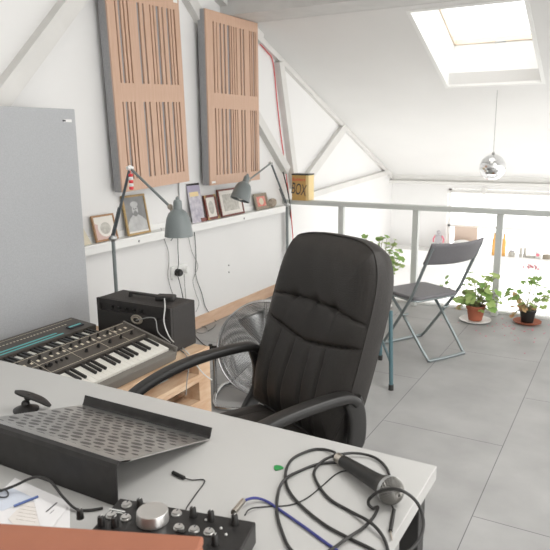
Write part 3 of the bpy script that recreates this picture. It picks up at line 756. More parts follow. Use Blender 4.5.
# ------------------------------------------------------------------ folding chair
def folding_chair():
    f = V((-.86, .51, 0)).normalized()
    t = thing('folding_chair', 'grey folding chair with steel tube legs standing by the railing', 'chair', (-1.007, 4.185, 0), math.atan2(f.y, f.x))
    # local x forward, y left. rear floor bar at x=0
    def bent(z0): pass
    hwid = .185; r = .011
    # frame A : back posts running forward to the front floor bar
    A = []
    for s_ in (1, -1):
        side = [(-.062, .02 + s_ * .218, .80), (.008, .02 + s_ * .218, .66), (.072, .02 + s_ * .218, .53), (.125, .02 + s_ * .216, .43), (.285, .01 + s_ * .205, .22), (.44, s_ * .192, .03), (.465, s_ * (hwid - .035), .0115)]
        A.append(side)
    m = MB(); m.tube(A[0] + A[1][::-1], r, 10, k=5); obj('back_frame', m, 'greytube', t)
    B = []
    hb = .165
    for s_ in (1, -1): B.append([(.365, .02 + s_ * (hb + .015), .395), (.235, .01 + s_ * (hb + .01), .26), (.03, s_ * hb, .03), (.0, s_ * (hb - .035), .0115)])
    m = MB(); m.tube(B[0] + B[1][::-1], r, 10, k=5); m.cyl((.365, .02 - hb, .395), (.365, .02 + hb, .395), .008, 8); obj('leg_frame', m, 'greytube', t)
    for s_ in (-1, 1): m = MB(); m.cyl((.215, .01 + s_ * (hb - .0), .29), (.215, .01 + s_ * (hwid + .03), .29), .007, 8); obj('pivot', m, 'greytube', t)
    # seat with rounded corners and turned edge
    def rr_(x0, x1, w_, c, n=6):
        P_ = []
        for (cx, cy, a0) in ((x1 - c, w_ - c, 0), (x0 + c, w_ - c, PI / 2), (x0 + c, -w_ + c, PI), (x1 - c, -w_ + c, 1.5 * PI)):
            for i in range(n + 1): a = a0 + PI / 2 * i / n; P_.append((cx + c * math.cos(a), cy + c * math.sin(a)))
        return P_
    m = MB(); m.prism([(x, y + .02) for x, y in rr_(.095, .455, .202, .05)], .408, .434); obj('seat', m, 'greyseat', t, bevel=.008, seg=3)
    m = MB(); m.tube([(x, y + .02, .406) for x, y in rr_(.095, .455, .202, .05)], .006, 6, closed=True); obj('seat_rim', m, 'greytube', t)
    # curved backrest
    vs = []; n_ = 16
    for j in range(7):
        for i in range(n_ + 1):
            s_ = -1 + 2 * i / n_; fz = j / 6; z = .675 + fz * .145 + .008 * (s_ * s_) * (1 if fz > .5 else 1)
            x = .006 - .50 * (z - .68) - .045 * (1 - s_ * s_) + (.003 if j in (0, 6) else 0)
            vs.append((x, .02 + s_ * .232, z))
    m = MB(); m.add(vs, [(j * (n_ + 1) + i, j * (n_ + 1) + i + 1, (j + 1) * (n_ + 1) + i + 1, (j + 1) * (n_ + 1) + i) for j in range(6) for i in range(n_)], 0, True)
    o = obj('backrest', m, 'greyseat', t); so = o.modifiers.new('s', 'SOLIDIFY'); so.thickness = .016; so.offset = 0
    b = o.modifiers.new('b', 'BEVEL'); b.width = .005; b.segments = 2
folding_chair()

# ------------------------------------------------------------------ teal stool behind the office chair
t = thing('stool', 'teal tubular steel stool mostly hidden behind the office chair', 'stool', (-1.46, 3.615, 0), 0)
c4 = [(-1.16, 3.47), (-1.40, 3.94), (-1.76, 3.76), (-1.52, 3.29)]
L4 = [V((x + 1.46, y - 3.615, 0)) for x, y in c4]
for k, p in enumerate(L4):
    top = p * .93
    m = MB(); m.cyl((p.x, p.y, .025), (top.x, top.y, .49), .0125, 12); lg = obj('leg', m, 'tealpaint', t)
    m = MB(); m.cyl((p.x, p.y, 0), (p.x, p.y, .035), .0155, 12); obj('rubber_foot', m, 'rubber', lg, label='dark rubber foot')
for a, b in ((0, 1), (2, 3)):
    m = MB(); q0, q1 = L4[a] * .995, L4[b] * .995; u = (q1 - q0)
    m.tube([q0 + V((0, 0, .09)), q0 + u * .05 + V((0, 0, .145)), q0 + u * .15 + V((0, 0, .16)), q0 + u * .85 + V((0, 0, .16)), q0 + u * .95 + V((0, 0, .145)), q1 + V((0, 0, .09))], .009, 8, k=4); obj('stretcher', m, 'tealpaint', t)
m = MB(); q = [p * .86 for p in L4]; m.prism([(p.x, p.y) for p in q][::-1], .49, .515); obj('seat', m, 'greyseat', t, bevel=.008)

# ------------------------------------------------------------------ disco ball
bp_ = V((-1.155, 6.15, 1.205)); t = thing('disco_ball', 'mirrored disco ball hanging below the skylight', 'disco ball', bp_ - V((0, 0, .118)))
m = MB(); vs = []; fs = []; nl = 18; r = .118
for i in range(nl):
    th0, th1 = PI * i / nl, PI * (i + 1) / nl; cnt = max(4, int(36 * math.sin((th0 + th1) / 2)))
    for j in range(cnt):
        a0, a1 = 2 * PI * (j + .03) / cnt, 2 * PI * (j + .97) / cnt; th0b, th1b = th0 + .004, th1 - .004; o_ = len(vs)
        for th, a in ((th0b, a0), (th1b, a0), (th1b, a1), (th0b, a1)): vs.append((r * math.sin(th) * math.cos(a), r * math.sin(th) * math.sin(a), r * math.cos(th)))
        fs.append((o_, o_ + 1, o_ + 2, o_ + 3))
m.add(vs, fs, 0, False, Mx.Translation((0, 0, .118))); obj('mirror_tiles', m, 'mirror', t)
m = MB(); m.ball((0, 0, .118), .1165, 24); obj('core', m, 'silver', t)
m = MB(); m.cyl((0, 0, .232), (0, 0, .25), .012, 12); m.cyl((0, 0, .25), (0, 0, zc(6.15) - 1.087), .0022, 6); obj('hanging_cord', m, 'cablegrey', t)

# ------------------------------------------------------------------ things on the far sill, window haze put into the pale colours
m = MB(); m.bb(WX, 4.6, 8.30, 8.60, -.06, -.02); m.bb(WX, 4.6, 8.30, 8.34, -.23, -.06)
o = obj('window_ledge', m, 'white'); tag(o, 'deep white ledge running below the far windows', 'ledge')
ZS = -.0195
def on_sill(px, y=8.42): q = P(px, 250, y=y); return V((q.x, y, ZS))
t = thing('toy_robot', 'small grey toy robot figure on the far ledge, left of the windows', 'toy', on_sill(438))
m = MB(); m.bb(-.04, .04, -.025, .025, .10, .21); obj('torso', m, 'figure', t, bevel=.008)
m = MB(); m.ball((0, 0, .245), .03, 12); obj('head', m, 'figure', t)
for s_ in (-1, 1):
    m = MB(); m.cyl((s_ * .022, 0, 0), (s_ * .022, 0, .10), .015, 8); obj('leg', m, 'figure', t)
    m = MB(); m.tube([(s_ * .045, 0, .20), (s_ * .07, 0, .15), (s_ * .065, -.01, .11)], .011, 8); obj('arm', m, 'petal', t)
t = thing('hat', 'red cap with a white brim on the far ledge behind the folding chair', 'hat', on_sill(458))
m = MB(); m.ball((0, 0, .0), .115, 18, sc=(1.25, .9, 1.15)); m.v = [(x, y, max(z, 0)) for x, y, z in m.v]; obj('crown', m, 'red', t)
m = MB(); m.ball((.05, 0, .115), .12, 14, sc=(1.0, .8, .42)); obj('bobble', m, 'white', t)
for i, (px, h_, w_) in enumerate(((494, .275, .055), (503.5, .27, .05))):
    t = thing('bottle', ('tall orange bottle on the far ledge, left of the railing post', 'tall orange bottle on the far ledge, right of the railing post')[i], 'bottle', on_sill(px, 8.40))
    m = MB(); m.lathe([(w_ / 2, 0), (w_ / 2, h_ * .7), (w_ * .25, h_ * .85), (w_ * .25, h_)], 14); obj('body', m, 'orangebox', t)
    m = MB(); m.lathe([(w_ * .3, h_), (w_ * .3, h_ + .02)], 12); obj('cap', m, 'brownwood', t)
t = thing('storage_jar', 'small haze-pale jar on the far ledge just right of the railing post', 'jar', on_sill(512)); m = MB(); m.lathe([(.04, 0), (.042, .05), (.03, .06)], 14); obj('body', m, 'sketch', t); m = MB(); m.lathe([(.032, .06), (.032, .075)], 14); obj('lid', m, 'figure', t)
for px, l_ in ((521, 'left'), (525, 'right')):
    m = MB(); m.lathe([(.018, 0), (.018, .1), (.012, .115), (.012, .125)], 12); o = obj('spice_bottle', m, 'sketch'); o.location = on_sill(px); tag(o, l_ + ' one of two slim haze-pale bottles in the middle of the far ledge', 'bottle')
m = MB(); m.bb(-.05, .05, -.03, .03, 0, .025); o = obj('tin', m, 'sketch', bevel=.004); o.location = on_sill(531); tag(o, 'low haze-pale tin on the far ledge between the slim bottles and the red labelled jar', 'tin')
t = thing('storage_jar', 'white jar with a round red label on the far ledge', 'jar', on_sill(538.5)); m = MB(); m.lathe([(.035, 0), (.035, .085)], 14); obj('body', m, 'white', t); m = MB(); m.lathe([(.02, .0355), (.02, .037)], 14, 0, Mx.Translation((0, 0, .045)) @ Mx.Rotation(PI / 2, 4, 'X')); obj('label', m, 'petal', t)
m = MB(); m.lathe([(.045, 0), (.045, .05), (.042, .055)], 16); o = obj('food_tin', m, 'taupe'); o.location = on_sill(547); tag(o, 'short grey tin at the right end of the far ledge in view', 'tin')
m = MB(); m.bb(-.15, .15, -.012, .012, 0, .32); o = obj('board', m, 'brownwood', bevel=.003); q = on_sill(465, 8.55); o.location = q; o.rotation_euler = (R(-4) * 0, 0, 0); tag(o, 'haze-pale brown wooden board standing on the far ledge behind the hat', 'board')

# ------------------------------------------------------------------ potted plants
def leaf(m, c, nrm_, r, mi, rng, lobes=7):
    n_ = V(nrm_).normalized(); u, v = basis(n_); N = 14; ph = rng.random() * 6
    vs = [V(c) - n_ * r * .12]
    for i in range(N):
        a = 2 * PI * i / N; k = 1 + .09 * math.cos(lobes * a); 
        if i == 0: k = .35
        vs.append(V(c) + (u * math.cos(a + ph) + v * math.sin(a + ph)) * r * k + n_ * r * .10 * math.cos(2 * (a + ph)))
    m.add(vs, [(0, i + 1, (i + 1) % N + 1) for i in range(N)], mi, True)
def plant(name, label, loc, potr, poth, potmat, saucer, leaves, seed, flowers=(), potlabel=None, mats=('leaf', 'leaf2', 'leafred')):
    rng = random.Random(seed); t = thing(name, label, 'plant', loc); z0 = .012
    m = MB(); m.lathe([(potr * 1.25, 0.0), (potr * 1.75, .014), (potr * 1.78, .02), (potr * 1.65, .018), (potr * 1.2, .008)], 28); obj('saucer', m, saucer, t)
    m = MB(); m.lathe([(potr * .74, z0), (potr * .98, z0 + poth * .78), (potr * 1.08, z0 + poth * .78), (potr * 1.10, z0 + poth), (potr * .98, z0 + poth), (potr * .93, z0 + poth * .85)], 28, caps=False); m.lathe([(potr * .74, z0), (potr * .74, z0 + .004)], 28); obj('pot', m, potmat, t)
    m = MB(); m.lathe([(potr * .94, z0 + poth * .8), (potr * .9, z0 + poth * .88)], 20); obj('soil', m, 'soil', t)
    ms, ml = MB(), MB()
    for (x, y, z, r, mi) in leaves:
        b = V((rng.uniform(-.3, .3) * potr, rng.uniform(-.3, .3) * potr, z0 + poth * .85)); e = V((x, y, z))
        mid = b.lerp(e, .5) + V((0, 0, .03)); ms.tube([b, mid, e - V((0, 0, .004))], .0022, 5, k=4)
        n_ = V((rng.uniform(-.5, .5) + x * 2, rng.uniform(-.9, .1) + y, 1.0))
        leaf(ml, e, n_, r, mi, rng)
    obj('stems', ms, 'stem', t); obj('leaves', ml, list(mats), t)
    if flowers:
        mf = MB()
        for (x, y, z) in flowers:
            for k in range(7): mf.ball((x + rng.uniform(-.03, .03), y + rng.uniform(-.02, .02), z + rng.uniform(-.012, .012)), .006, 6)
        obj('flowers', mf, 'petal', t)
    return t
rg = random.Random(5)
R_v = V((math.cos(R(-33)), math.sin(R(-33)), 0))     # roughly sideways in view; leaf clumps only use it for spread
def clump(n, cx, cy, cz, sx, sy, sz, r0, r1, pal):
    return [(cx + rg.uniform(-sx, sx), cy + rg.uniform(-sy, sy), cz + rg.uniform(-sz, sz), rg.uniform(r0, r1), rg.choice(pal)) for _ in range(n)]
# pot by the railing post (terracotta)
lv = clump(30, .0, -.02, .21, .14, .08, .07, .028, .047, [0, 1, 1, 0]) + clump(18, .02, 0, .33, .13, .06, .07, .022, .038, [0, 1, 1]) + clump(7, -.24, 0, .27, .07, .06, .08, .018, .032, [0, 0, 2]) + clump(6, .17, -.02, .22, .05, .05, .06, .02, .04, [0, 1]) + clump(5, 0, -.05, .12, .13, .03, .03, .02, .03, [1, 2])
plant('potted_geranium', 'bushy green potted geranium in a terracotta pot on a white saucer', P(475, 321, z=0), .072, .125, 'terracotta', 'white', lv, 11)
lv = clump(9, -.12, 0, .23, .06, .05, .05, .022, .036, [0, 1, 2]) + clump(9, .01, 0, .36, .06, .05, .07, .022, .042, [0, 1]) + clump(8, .14, 0, .25, .08, .05, .06, .02, .038, [0, 0, 1]) + clump(12, .02, -.03, .155, .10, .04, .03, .02, .034, [2, 2, 1]) + clump(4, -.13, -.03, .10, .03, .02, .05, .018, .026, [2])
plant('potted_geranium', 'sparse reddening potted geranium in a dark pot at the right edge', P(527, 323, z=0), .062, .105, 'blackpl', 'terracotta', lv, 23, flowers=[(.0, 0, .47), (.04, 0, .46), (-.03, 0, .465)])
lv = clump(14, .0, 0, .60, .16, .10, .05, .018, .034, [0, 1]) + clump(18, .10, 0, .50, .12, .08, .06, .022, .038, [0, 0, 1]) + clump(18, .13, 0, .37, .10, .08, .06, .02, .035, [1, 1, 0]) + clump(14, -.02, 0, .30, .12, .1, .1, .02, .035, [0, 1])
plant('potted_geranium', 'tall leafy potted plant by the railing, half behind the office chair', P(376, 307, z=0), .08, .16, 'terracotta', 'white', lv, 31)
m = MB(); rgp = random.Random(9)
for k in range(90):
    cx = rgp.choice([(-.62, 5.15), (-.60, 4.9), (-.95, 5.1), (-.62, 5.2)]); x = cx[0] + rgp.gauss(0, .16); y = min(5.38, cx[1] + rgp.gauss(0, .14))
    if any((x - q_.x) ** 2 + (y - q_.y) ** 2 < .15 ** 2 for q_ in (P(475, 321, z=0), P(527, 323, z=0))): continue
    a = rgp.random() * 6; r = rgp.uniform(.004, .010)
    m.prism([(x + r * math.cos(a + i * PI / 2.5) * (1 if i % 2 else .6), y + r * math.sin(a + i * PI / 2.5)) for i in range(5)], .0006, .0025)
o = obj('fallen_petals', m, 'petal'); tag(o, 'pink petals scattered on the grey floor around the potted geraniums', 'petals', kind='stuff')

# ------------------------------------------------------------------ desk
ZD = .73
t = thing('desk', 'white laminate desk in the foreground with a black steel leg', 'desk', (-1.345, .93, 0))
m = MB(); m.bb(-1.0, 1.0, -.46, .459, ZD - .036, ZD); obj('desktop', m, 'desk', t, bevel=.002)
for sx in (-.93, .965):
    for sy in (-.40, .40):
        m = MB(); m.bb(sx - .025, sx + .02, sy - .025, sy + .025, 0, ZD - .036); obj('leg', m, 'blackpl', t, bevel=.003)
m = MB(); m.bb(-.93, .94, -.34, -.30, ZD - .076, ZD - .036); m.bb(-.93, .94, .33, .37, ZD - .076, ZD - .036); obj('frame_rail', m, 'blackpl', t)

# laptop riser of dark sheet metal
def riser():
    x0, x1 = -1.345, -.895; yF, yN = 1.235, .900; zF, zN = ZD + .006, ZD + .098
    t = thing('laptop_stand', 'dark sheet metal laptop stand with a punched pattern on the desk', 'laptop stand', ((x0 + x1) / 2, (yF + yN) / 2, ZD + .0005))
    O_ = V(t.location); w_ = (x1 - x0) / 2; yf, yn = yF - O_.y, yN - O_.y; zf, zn = zF - O_.z, zN - O_.z
    prof = [(yf + .014, zf + .026), (yf + .010, zf + .018), (yf + .004, zf + .004), (yf, zf)]
    for k in range(1, 8): f = k / 8; prof.append((yf + (yn - yf) * f, zf + (zn - zf) * f))
    prof += [(yn + .012, zn - .001), (yn + .003, zn - .004), (yn - .001, zn - .013), (yn - .004, .0)]
    def sheet(pr, th):
        m = MB(); vs = []
        for y, z in pr: vs += [(-w_, y, z), (w_, y, z)]
        m.add(vs, [(2 * i, 2 * i + 1, 2 * i + 3, 2 * i + 2) for i in range(len(pr) - 1)], 0, False); return m
    o = obj('plate', sheet(prof[3:12], .003), 'plate', t); s_ = o.modifiers.new('s', 'SOLIDIFY'); s_.thickness = .003; s_.offset = 0
    o = obj('front_lip', sheet(prof[:4], .003), 'riser', t); s_ = o.modifiers.new('s', 'SOLIDIFY'); s_.thickness = .004
    o = obj('back_panel', sheet(prof[10:], .003), 'riser', t); s_ = o.modifiers.new('s', 'SOLIDIFY'); s_.thickness = .003; s_.offset = 0
    # pattern of rounded marks following the plate
    sl = (zn - zf) / (yn - yf)
    m = MB(); rg2 = random.Random(2)
    for j in range(13):
        yy = yn + .035 + j * .0222
        for i in range(13):
            xx = -w_ + .028 + i * .0365 + (.018 if j % 2 else 0)
            if xx > w_ - .02 or yy > yf - .02: continue
            big = (i + j) % 2 == 0
            a_, b_ = (.0165, .0088) if big else (.0105, .0052)
            
            pts = [(xx + a_ * math.cos(2 * PI * k / 12), yy + b_ * math.sin(2 * PI * k / 12)) for k in range(12)]
            m.add([(px, py, zf + (py - yf) * sl + .0019) for px, py in pts], [tuple(range(12))], 0 if big else 1)
    obj('punched_pattern', m, ['patch', 'patchmid'], t)
riser()

# ------------------------------------------------------------------ audio controller
def to_local(q, o): return Mx.Rotation(-o.rotation_euler.z, 3, 'Z') @ (q - o.location)
def mixer():
    a = R(12.2); bl, br_ = V((-.856, .864, 0)), V((-.568, .926, 0)); dx = (br_ - bl).normalized(); dy = V((-dx.y, dx.x, 0))
    c = (bl + br_) / 2 - dy * .09
    t = thing('audio_controller', 'black audio controller box with a large silver volume knob on the desk', 'audio controller', (c.x, c.y, ZD + .0005), a)
    hw = .147
    m = MB(); pr = [(-.09, .004), (-.09, .042), (.09, .050), (.09, .004)]
    vs = [(x, y, z) for x in (-hw, hw) for y, z in pr]; m.add(vs, [(0, 1, 2, 3), (7, 6, 5, 4), (0, 4, 5, 1), (1, 5, 6, 2), (2, 6, 7, 3), (3, 7, 4, 0)]); obj('case', m, 'riser', t, bevel=.003)
    m = MB()
    for x in (-.12, .12):
        for y in (-.07, .07): m.cyl((x, y, 0), (x, y, .006), .01, 10)
    obj('rubber_feet', m, 'rubber', t)
    def lz(y): return .0462 + y * .044
    q = to_local(P(152.7, 519, z=ZD + .052), t)
    XF = Mx.Translation((q.x, q.y, lz(q.y)))
    m = MB(); m.lathe([(.031, 0), (.0315, .004), (.0305, .006), (.0305, .020), (.029, .0225), (.0, .0228)], 40, 0, XF); obj('volume_knob', m, 'silver', t, label='large silver volume knob')
    for px, py in ((126.5, 502.5), (111, 512.5), (125.5, 514.7), (176.5, 511), (178.7, 524.5), (194, 526.8), (209, 529)):
        q = to_local(P(px, py + 1, z=ZD + .054), t); XF = Mx.Translation((q.x, q.y, lz(q.y)))
        m = MB(); m.lathe([(.0105, 0), (.0105, .002), (.0085, .0025), (.0082, .006), (.0, .0062)], 18, 0, XF); m.bb(-.001, .001, .001, .008, .0062, .0068, 1, XF); obj('button_dial', m, ['silver', 'ink'], t)
    for px, py in ((101, 522), (114.7, 523), (140, 506), (193, 514.5), (211, 518), (234.7, 522), (215, 541), (80, 515)):
        q = to_local(P(px, py, z=ZD + .054), t); XF = Mx.Translation((q.x, q.y, lz(q.y)))
        m = MB(); m.lathe([(.0075, 0), (.0072, .004), (.0062, .018), (.005, .0195), (.0, .0196)], 16, 0, XF); m.bb(-.0006, .0006, .0, .006, .0196, .020, 1, XF); obj('knob', m, ['blackpl', 'white'], t)
    for px, py in ((206, 519), (221, 527), (226, 533)):
        q = to_local(P(px, py, z=ZD + .052), t); m = MB(); m.ball((q.x, q.y, lz(q.y)), .0032, 8); obj('indicator', m, 'silver', t)
    q = to_local(P(117, 509, z=ZD + .052), t)
    m = MB(); m.box((q.x, q.y, lz(q.y) + .0004), (.035, .0035, .0008)); m.box((q.x + .002, q.y - .006, lz(q.y) + .0002), (.028, .0025, .0008)); obj('panel_lettering', m, 'cablewhite', t)
    m = MB()
    for px, py in ((181, 531), (193, 534)):
        q = to_local(P(px, py, z=ZD + .05), t); m.bb(q.x - .008, q.x + .008, q.y - .004, q.y + .004, lz(q.y), lz(q.y) + .003)
    obj('switch', m, 'blackpl', t)
    return t
mx = mixer()

# rust brown folio box in the near corner of the desk
q0, q1, q2 = P(203, 536, z=.865), P(-30, 521, z=.865), P(207, 551, z=.865)
u = (q1 - q0).normalized(); v_ = V((u.y, -u.x, 0)); v_ = -v_ if v_.y > 0 else v_
t = thing('storage_box', 'rust brown box standing at the near edge of the desk', 'box', (q0.x, q0.y, ZD + .0005), math.atan2(-u.y, -u.x))
wd = .50; dd = .14
m = MB(); m.bb(-wd, 0, -dd, 0, 0, .118); obj('body', m, 'tanleather', t, bevel=.004)
m = MB(); m.bb(-wd - .001, .001, -dd - .001, .001, .119, .1345); obj('lid', m, 'tanleather', t, bevel=.004)

# ------------------------------------------------------------------ microphone
Mg = P(390, 490, z=ZD + .032); Mt = P(343, 461, z=ZD + .018)
d = (Mt - Mg).normalized(); q = d.to_track_quat('Z', 'Y').to_matrix().to_4x4()
t = thing('microphone', 'handheld microphone with a grey mesh head lying on the desk corner', 'microphone', (Mg.x, Mg.y, ZD + .0005))
XF = Mx.Translation(Mg - V(t.location)) @ q
m = MB()
prof = [(.0005 + 0.0295 * math.sin(a), -.0295 * math.cos(a)) for a in [PI * i / 20 for i in range(13)]] + [(.025, .019), (.0245, .022)]
m.lathe(prof, 36, 0, XF); gr = obj('grille', m, 'mesh', t)
m = MB()
for k in range(26):
    for sgn in (-1, 1):
        pts = []
        for i in range(15):
            a = .12 + (PI * .6 - .1) * i / 14; ph = 2 * PI * k / 26 + sgn * i * .09
            pts.append((.0299 * math.sin(a) * math.cos(ph), .0299 * math.sin(a) * math.sin(ph), -.0299 * math.cos(a)))
        m.tube(pts, .0005, 4, xf=XF)
obj('mesh_wires', m, 'wire', gr)
m = MB(); m.lathe([(.0295, -.002), (.0303, .0), (.0303, .006), (.0295, .008)], 32, 0, XF, caps=False); obj('ring', m, 'steel', t)
Lm = (Mt - Mg).length
m = MB(); m.lathe([(.0258, .016), (.0235, .022), (.0205, .032), (.018, .06), (.0145, Lm - .01), (.0138, Lm)], 28, 0, XF); obj('handle', m, 'blackpl', t)
# connector
Me = P(333, 452, z=ZD + .012); d2 = (Me - Mt)
t2 = thing('microphone_cable', 'long thick black microphone cable coiled in loops on the desk', 'cable', (Mt.x, Mt.y, ZD + .0005))
off = V(t2.location)
m = MB(); m.tube([Mt + d * .0005 - off, Mt + d * .022 - off], .0125, 18); obj('connector', m, 'nickel', t2, label='nickel connector')
m = MB(); m.tube([Mt + d * .022 - off, Mt + d * .036 - off], (lambda u: .0075 - .002 * u), 12); obj('strain_relief', m, 'rubber', t2)
def cz(lst, r=.0034):
    out = []
    for k, p in enumerate(lst):
        x, y = p[0] / 2.2917 + 220, p[1] / 2.2917 + 420; z = ZD + (p[2] if len(p) > 2 else r + .0008)
        out.append(P(x, y, z=z))
    return out
path = [(272, 82, .011), (262, 74, .009), (235, 67), (205, 70), (165, 90), (150, 125), (158, 162), (190, 200), (240, 240), (290, 268), (340, 292), (395, 320), (430, 303, .006), (458, 272, .008), (466, 230, .016), (450, 187, .045), (412, 160, .062), (372, 161, .050), (345, 178, .028), (340, 192, .012), (350, 202), (362, 200), (352, 222), (328, 247, .006), (290, 272, .0115), (255, 297), (215, 315), (165, 300), (140, 250), (130, 205), (135, 160), (150, 135, .0112), (180, 118), (230, 100), (290, 98), (335, 110), (368, 145), (384, 172), (390, 140), (380, 108, .006), (350, 84, .006), (300, 76, .0112), (245, 88, .011), (217, 115), (222, 142), (250, 180), (300, 210), (345, 235, .0112), (375, 270, .006), (386, 310), (380, 350), (340, 380)]
pp = cz(path); pp = [Mt + d * .034] + pp[1:]
m = MB(); m.tube([q_ - off for q_ in spline(pp, 8)], .0034, 8); obj('cord', m, 'rubber', t2)

# plectrum
c = P(278, 468.5, z=ZD); m = MB()
pl = [(-.013, .004), (-.010, .010), (0, .012), (.010, .009), (.013, .003), (.006, -.008), (0, -.013), (-.007, -.007)]
m.prism([(c.x + x, c.y + y) for x, y in pl][::-1], ZD + .0006, ZD + .0022); tag(obj('plectrum', m, 'green', bevel=.0004), 'small green plastic plectrum lying on the white desk', 'plectrum')

def cable(name, label, pts, r, mt, k=6, cat='cable', ends=()):
    m = MB(); pts = spline(pts, k) if k else [V(p) for p in pts]; m.tube(pts, r, 7)
    xs = [p.x for p in pts]; o0 = V((sum(xs) / len(xs), sum(p.y for p in pts) / len(pts), min(p.z for p in pts)))
    if not ends:
        o = obj(name, m, mt); return tag(o, label, cat)
    t = thing(name, label, cat, o0); m.v = [tuple(V(p) - o0) for p in m.v]; obj('cord', m, mt, t)
    for (nm, a, b, rr_, em) in ends:
        e = MB(); e.tube([V(a) - o0, V(b) - o0], rr_, 12); obj(nm, e, em, t)
    return t
D = lambda x, y, h=.0035: P(x, y, z=ZD + h)
cable('audio_cable', 'blue audio cable plugged into the back of the audio controller', [D(243, 501, .022), D(254, 498, .012), D(266, 501, .004), D(280, 510), D(303, 526), D(329, 545), D(360, 566)], .003, 'blue',
      ends=[('connector', D(233.5, 512.5, .030), D(243, 501, .022), .0062, 'nickel')])
cable('jack_cable', 'thin black mini jack cable running under the microphone', [D(245, 515, .03), D(250, 509, .012), D(262, 507, .002), D(290, 505, .002), D(307, 498, .002), D(322, 486, .002), D(338, 473, .002), D(352, 472, .002), D(372, 485, .002), D(388, 500, .002), D(394, 510, .0045)], .0015, 'rubber',
      ends=[('plug', D(394, 510, .0045), D(390.5, 531, .0045), .004, 'rubber'), ('tip', D(390.5, 531, .0045), D(392, 540, .0045), .0017, 'nickel')])
cable('usb_cable', 'short black cable with a small plug lying beside the laptop stand', [D(183, 477.5, .0045), D(192, 480, .003), D(203, 479.5, .002), D(204, 483, .002), D(196, 494, .002), D(187, 507, .006), D(186, 510, .02)], .0014, 'rubber', k=4,
      ends=[('plug', D(173, 472.5, .0045), D(184, 478, .0045), .0048, 'rubber')])
cable('power_cable', 'black power cable arching over the papers into the audio controller', [D(-20, 497, .004), D(0, 491, .01), D(15, 485.5, .02), D(30, 478.5, .035), D(40, 477, .04), D(51, 482, .036), D(63, 497, .02), D(76, 509, .006), D(90, 510, .004), D(103, 508, .004)], .003, 'rubber')
cable('data_cable', 'thin black cable lying across the papers in the lower left', [D(-12, 496, .006), D(6, 497, .006), D(7, 491, .006), D(-4, 489, .008)], .0016, 'rubber')

# papers
def sheet(label, poly, h, mt, lines=0, name='paper_sheet', cat='paper', thick=None):
    pts = [P(x, y, z=ZD + h) for x, y in poly]; pts.sort(key=lambda p: 0)
    m = MB(); ar = sum(pts[i].x * pts[(i + 1) % len(pts)].y - pts[(i + 1) % len(pts)].x * pts[i].y for i in range(len(pts)))
    if ar < 0: pts = pts[::-1]
    m.prism([(p.x, p.y) for p in pts], ZD + h, ZD + h + .0006)
    o = obj(name, m, mt); tag(o, label, cat)
    return o
def marks(o, lst, h, mt='ink'):
    for grp in lst:
        m = MB()
        for (x0, y0, x1, y1, r) in grp:
            a, b = P(x0, y0, z=ZD + h) - o.location, P(x1, y1, z=ZD + h) - o.location; m.tube([a, b], (lambda u, r=r: (.0003, r)), 4, flat=(0, 0, 1))
        obj('printing', m, mt, o)
sheet('large white paper sheet under the other papers by the laptop stand', [(-30, 520), (15, 478), (70, 503), (70, 545)], .0008, 'paper')
sheet('bluish printed sheet at the left edge beneath the black cable', [(-25, 500), (12, 488), (34, 498), (2, 511)], .0016, 'paperblue')
o = sheet('crumpled long receipt lying among the papers', [(8, 519), (27, 500), (48, 508), (38, 528), (15, 526)], .0024, 'receipt'); marks(o, [[(16 + k * 1.2, 519 - k * 3.4, 35 + k * 1.2, 522 - k * 3.4, .0004) for k in range(5)]], .0031, 'taupe')
o = sheet('white paper slip with a black printed heading beside the laptop stand', [(33, 498), (44, 491), (71, 503), (52, 528), (40, 526)], .0032, 'paper'); marks(o, [[(46, 512, 57, 502.5, .0020), (50, 513.5, 54, 510, .0008)]], .0040)
c0, c1 = D(14, 506, .006), D(38, 496.5, .006); m = MB(); m.tube([c0, c1], .0028, 10); tag(obj('pen', m, 'penblue'), 'blue pen lying across the papers at the lower left', 'pen')

# little articulated clamp holder behind the riser
b0 = V((-1.475, 1.14, ZD + .0005)); t = thing('phone_holder', 'small black articulated holder standing behind the laptop stand at the left edge', 'holder', b0)
m = MB(); m.lathe([(.036, 0), (.036, .005), (.022, .011), (.010, .018)], 20); obj('base', m, 'blackpl', t)
m = MB(); m.cyl((0, 0, .012), (.006, .004, .036), .006, 10); m.ball((.007, .005, .040), .0115, 14); m.ball((0, 0, .02), .012, 12); obj('ball_joint', m, 'blackpl', t)
dv = V((.8, .49, 0)).normalized(); sd = V((-.49, .8, 0)).normalized()
m = MB(); m.tube([V((.007, .005, .046)) + dv * s_ + V((0, 0, z)) for s_, z in ((-.036, .012), (-.015, .006), (.012, -.004), (.04, -.018), (.062, -.036))], (lambda u: (.004, .016 * (1 - abs(2 * u - 1) ** 3) + .003)), 12, k=4, flat=(0, 0, 1)); obj('grip', m, 'blackpl', t)

# ------------------------------------------------------------------ wall and floor cables
Wl = lambda x, y, o_=.012: P(x, y, x=WX + o_)
G = 'thin cables hanging down the wall from the ledge'
cable('wall_cable', 'pale grey cable hanging left of the socket from under the nearer lamp shade', [Wl(161, 228, .10), Wl(163, 236), Wl(168, 250), Wl(169, 262), Wl(168, 276), Wl(172, 292), Wl(177, 300), Wl(180, 306)], .0028, 'cablegrey')
cable('wall_cable', 'dark green cable running down to the black plug in the socket', [V((-2.925, 3.14 + .5, .76)), Wl(177, 234, .02), Wl(178, 250, .02), Wl(178.5, 264, .05), Wl(177, 271, .06)], .003, 'cabledark')
cable('wall_cable', 'dark cable dropping from the black plug behind the amplifier', [Wl(177, 273, .06), Wl(180, 284, .04), Wl(183, 298, .02), Wl(184, 310, .015)], .003, 'rubber')
cable('wall_cable', 'white cable dropping from the white plug in the socket', [Wl(184, 274, .05), Wl(185, 288, .02), Wl(186, 300), Wl(187, 312)], .0025, 'cablegrey')
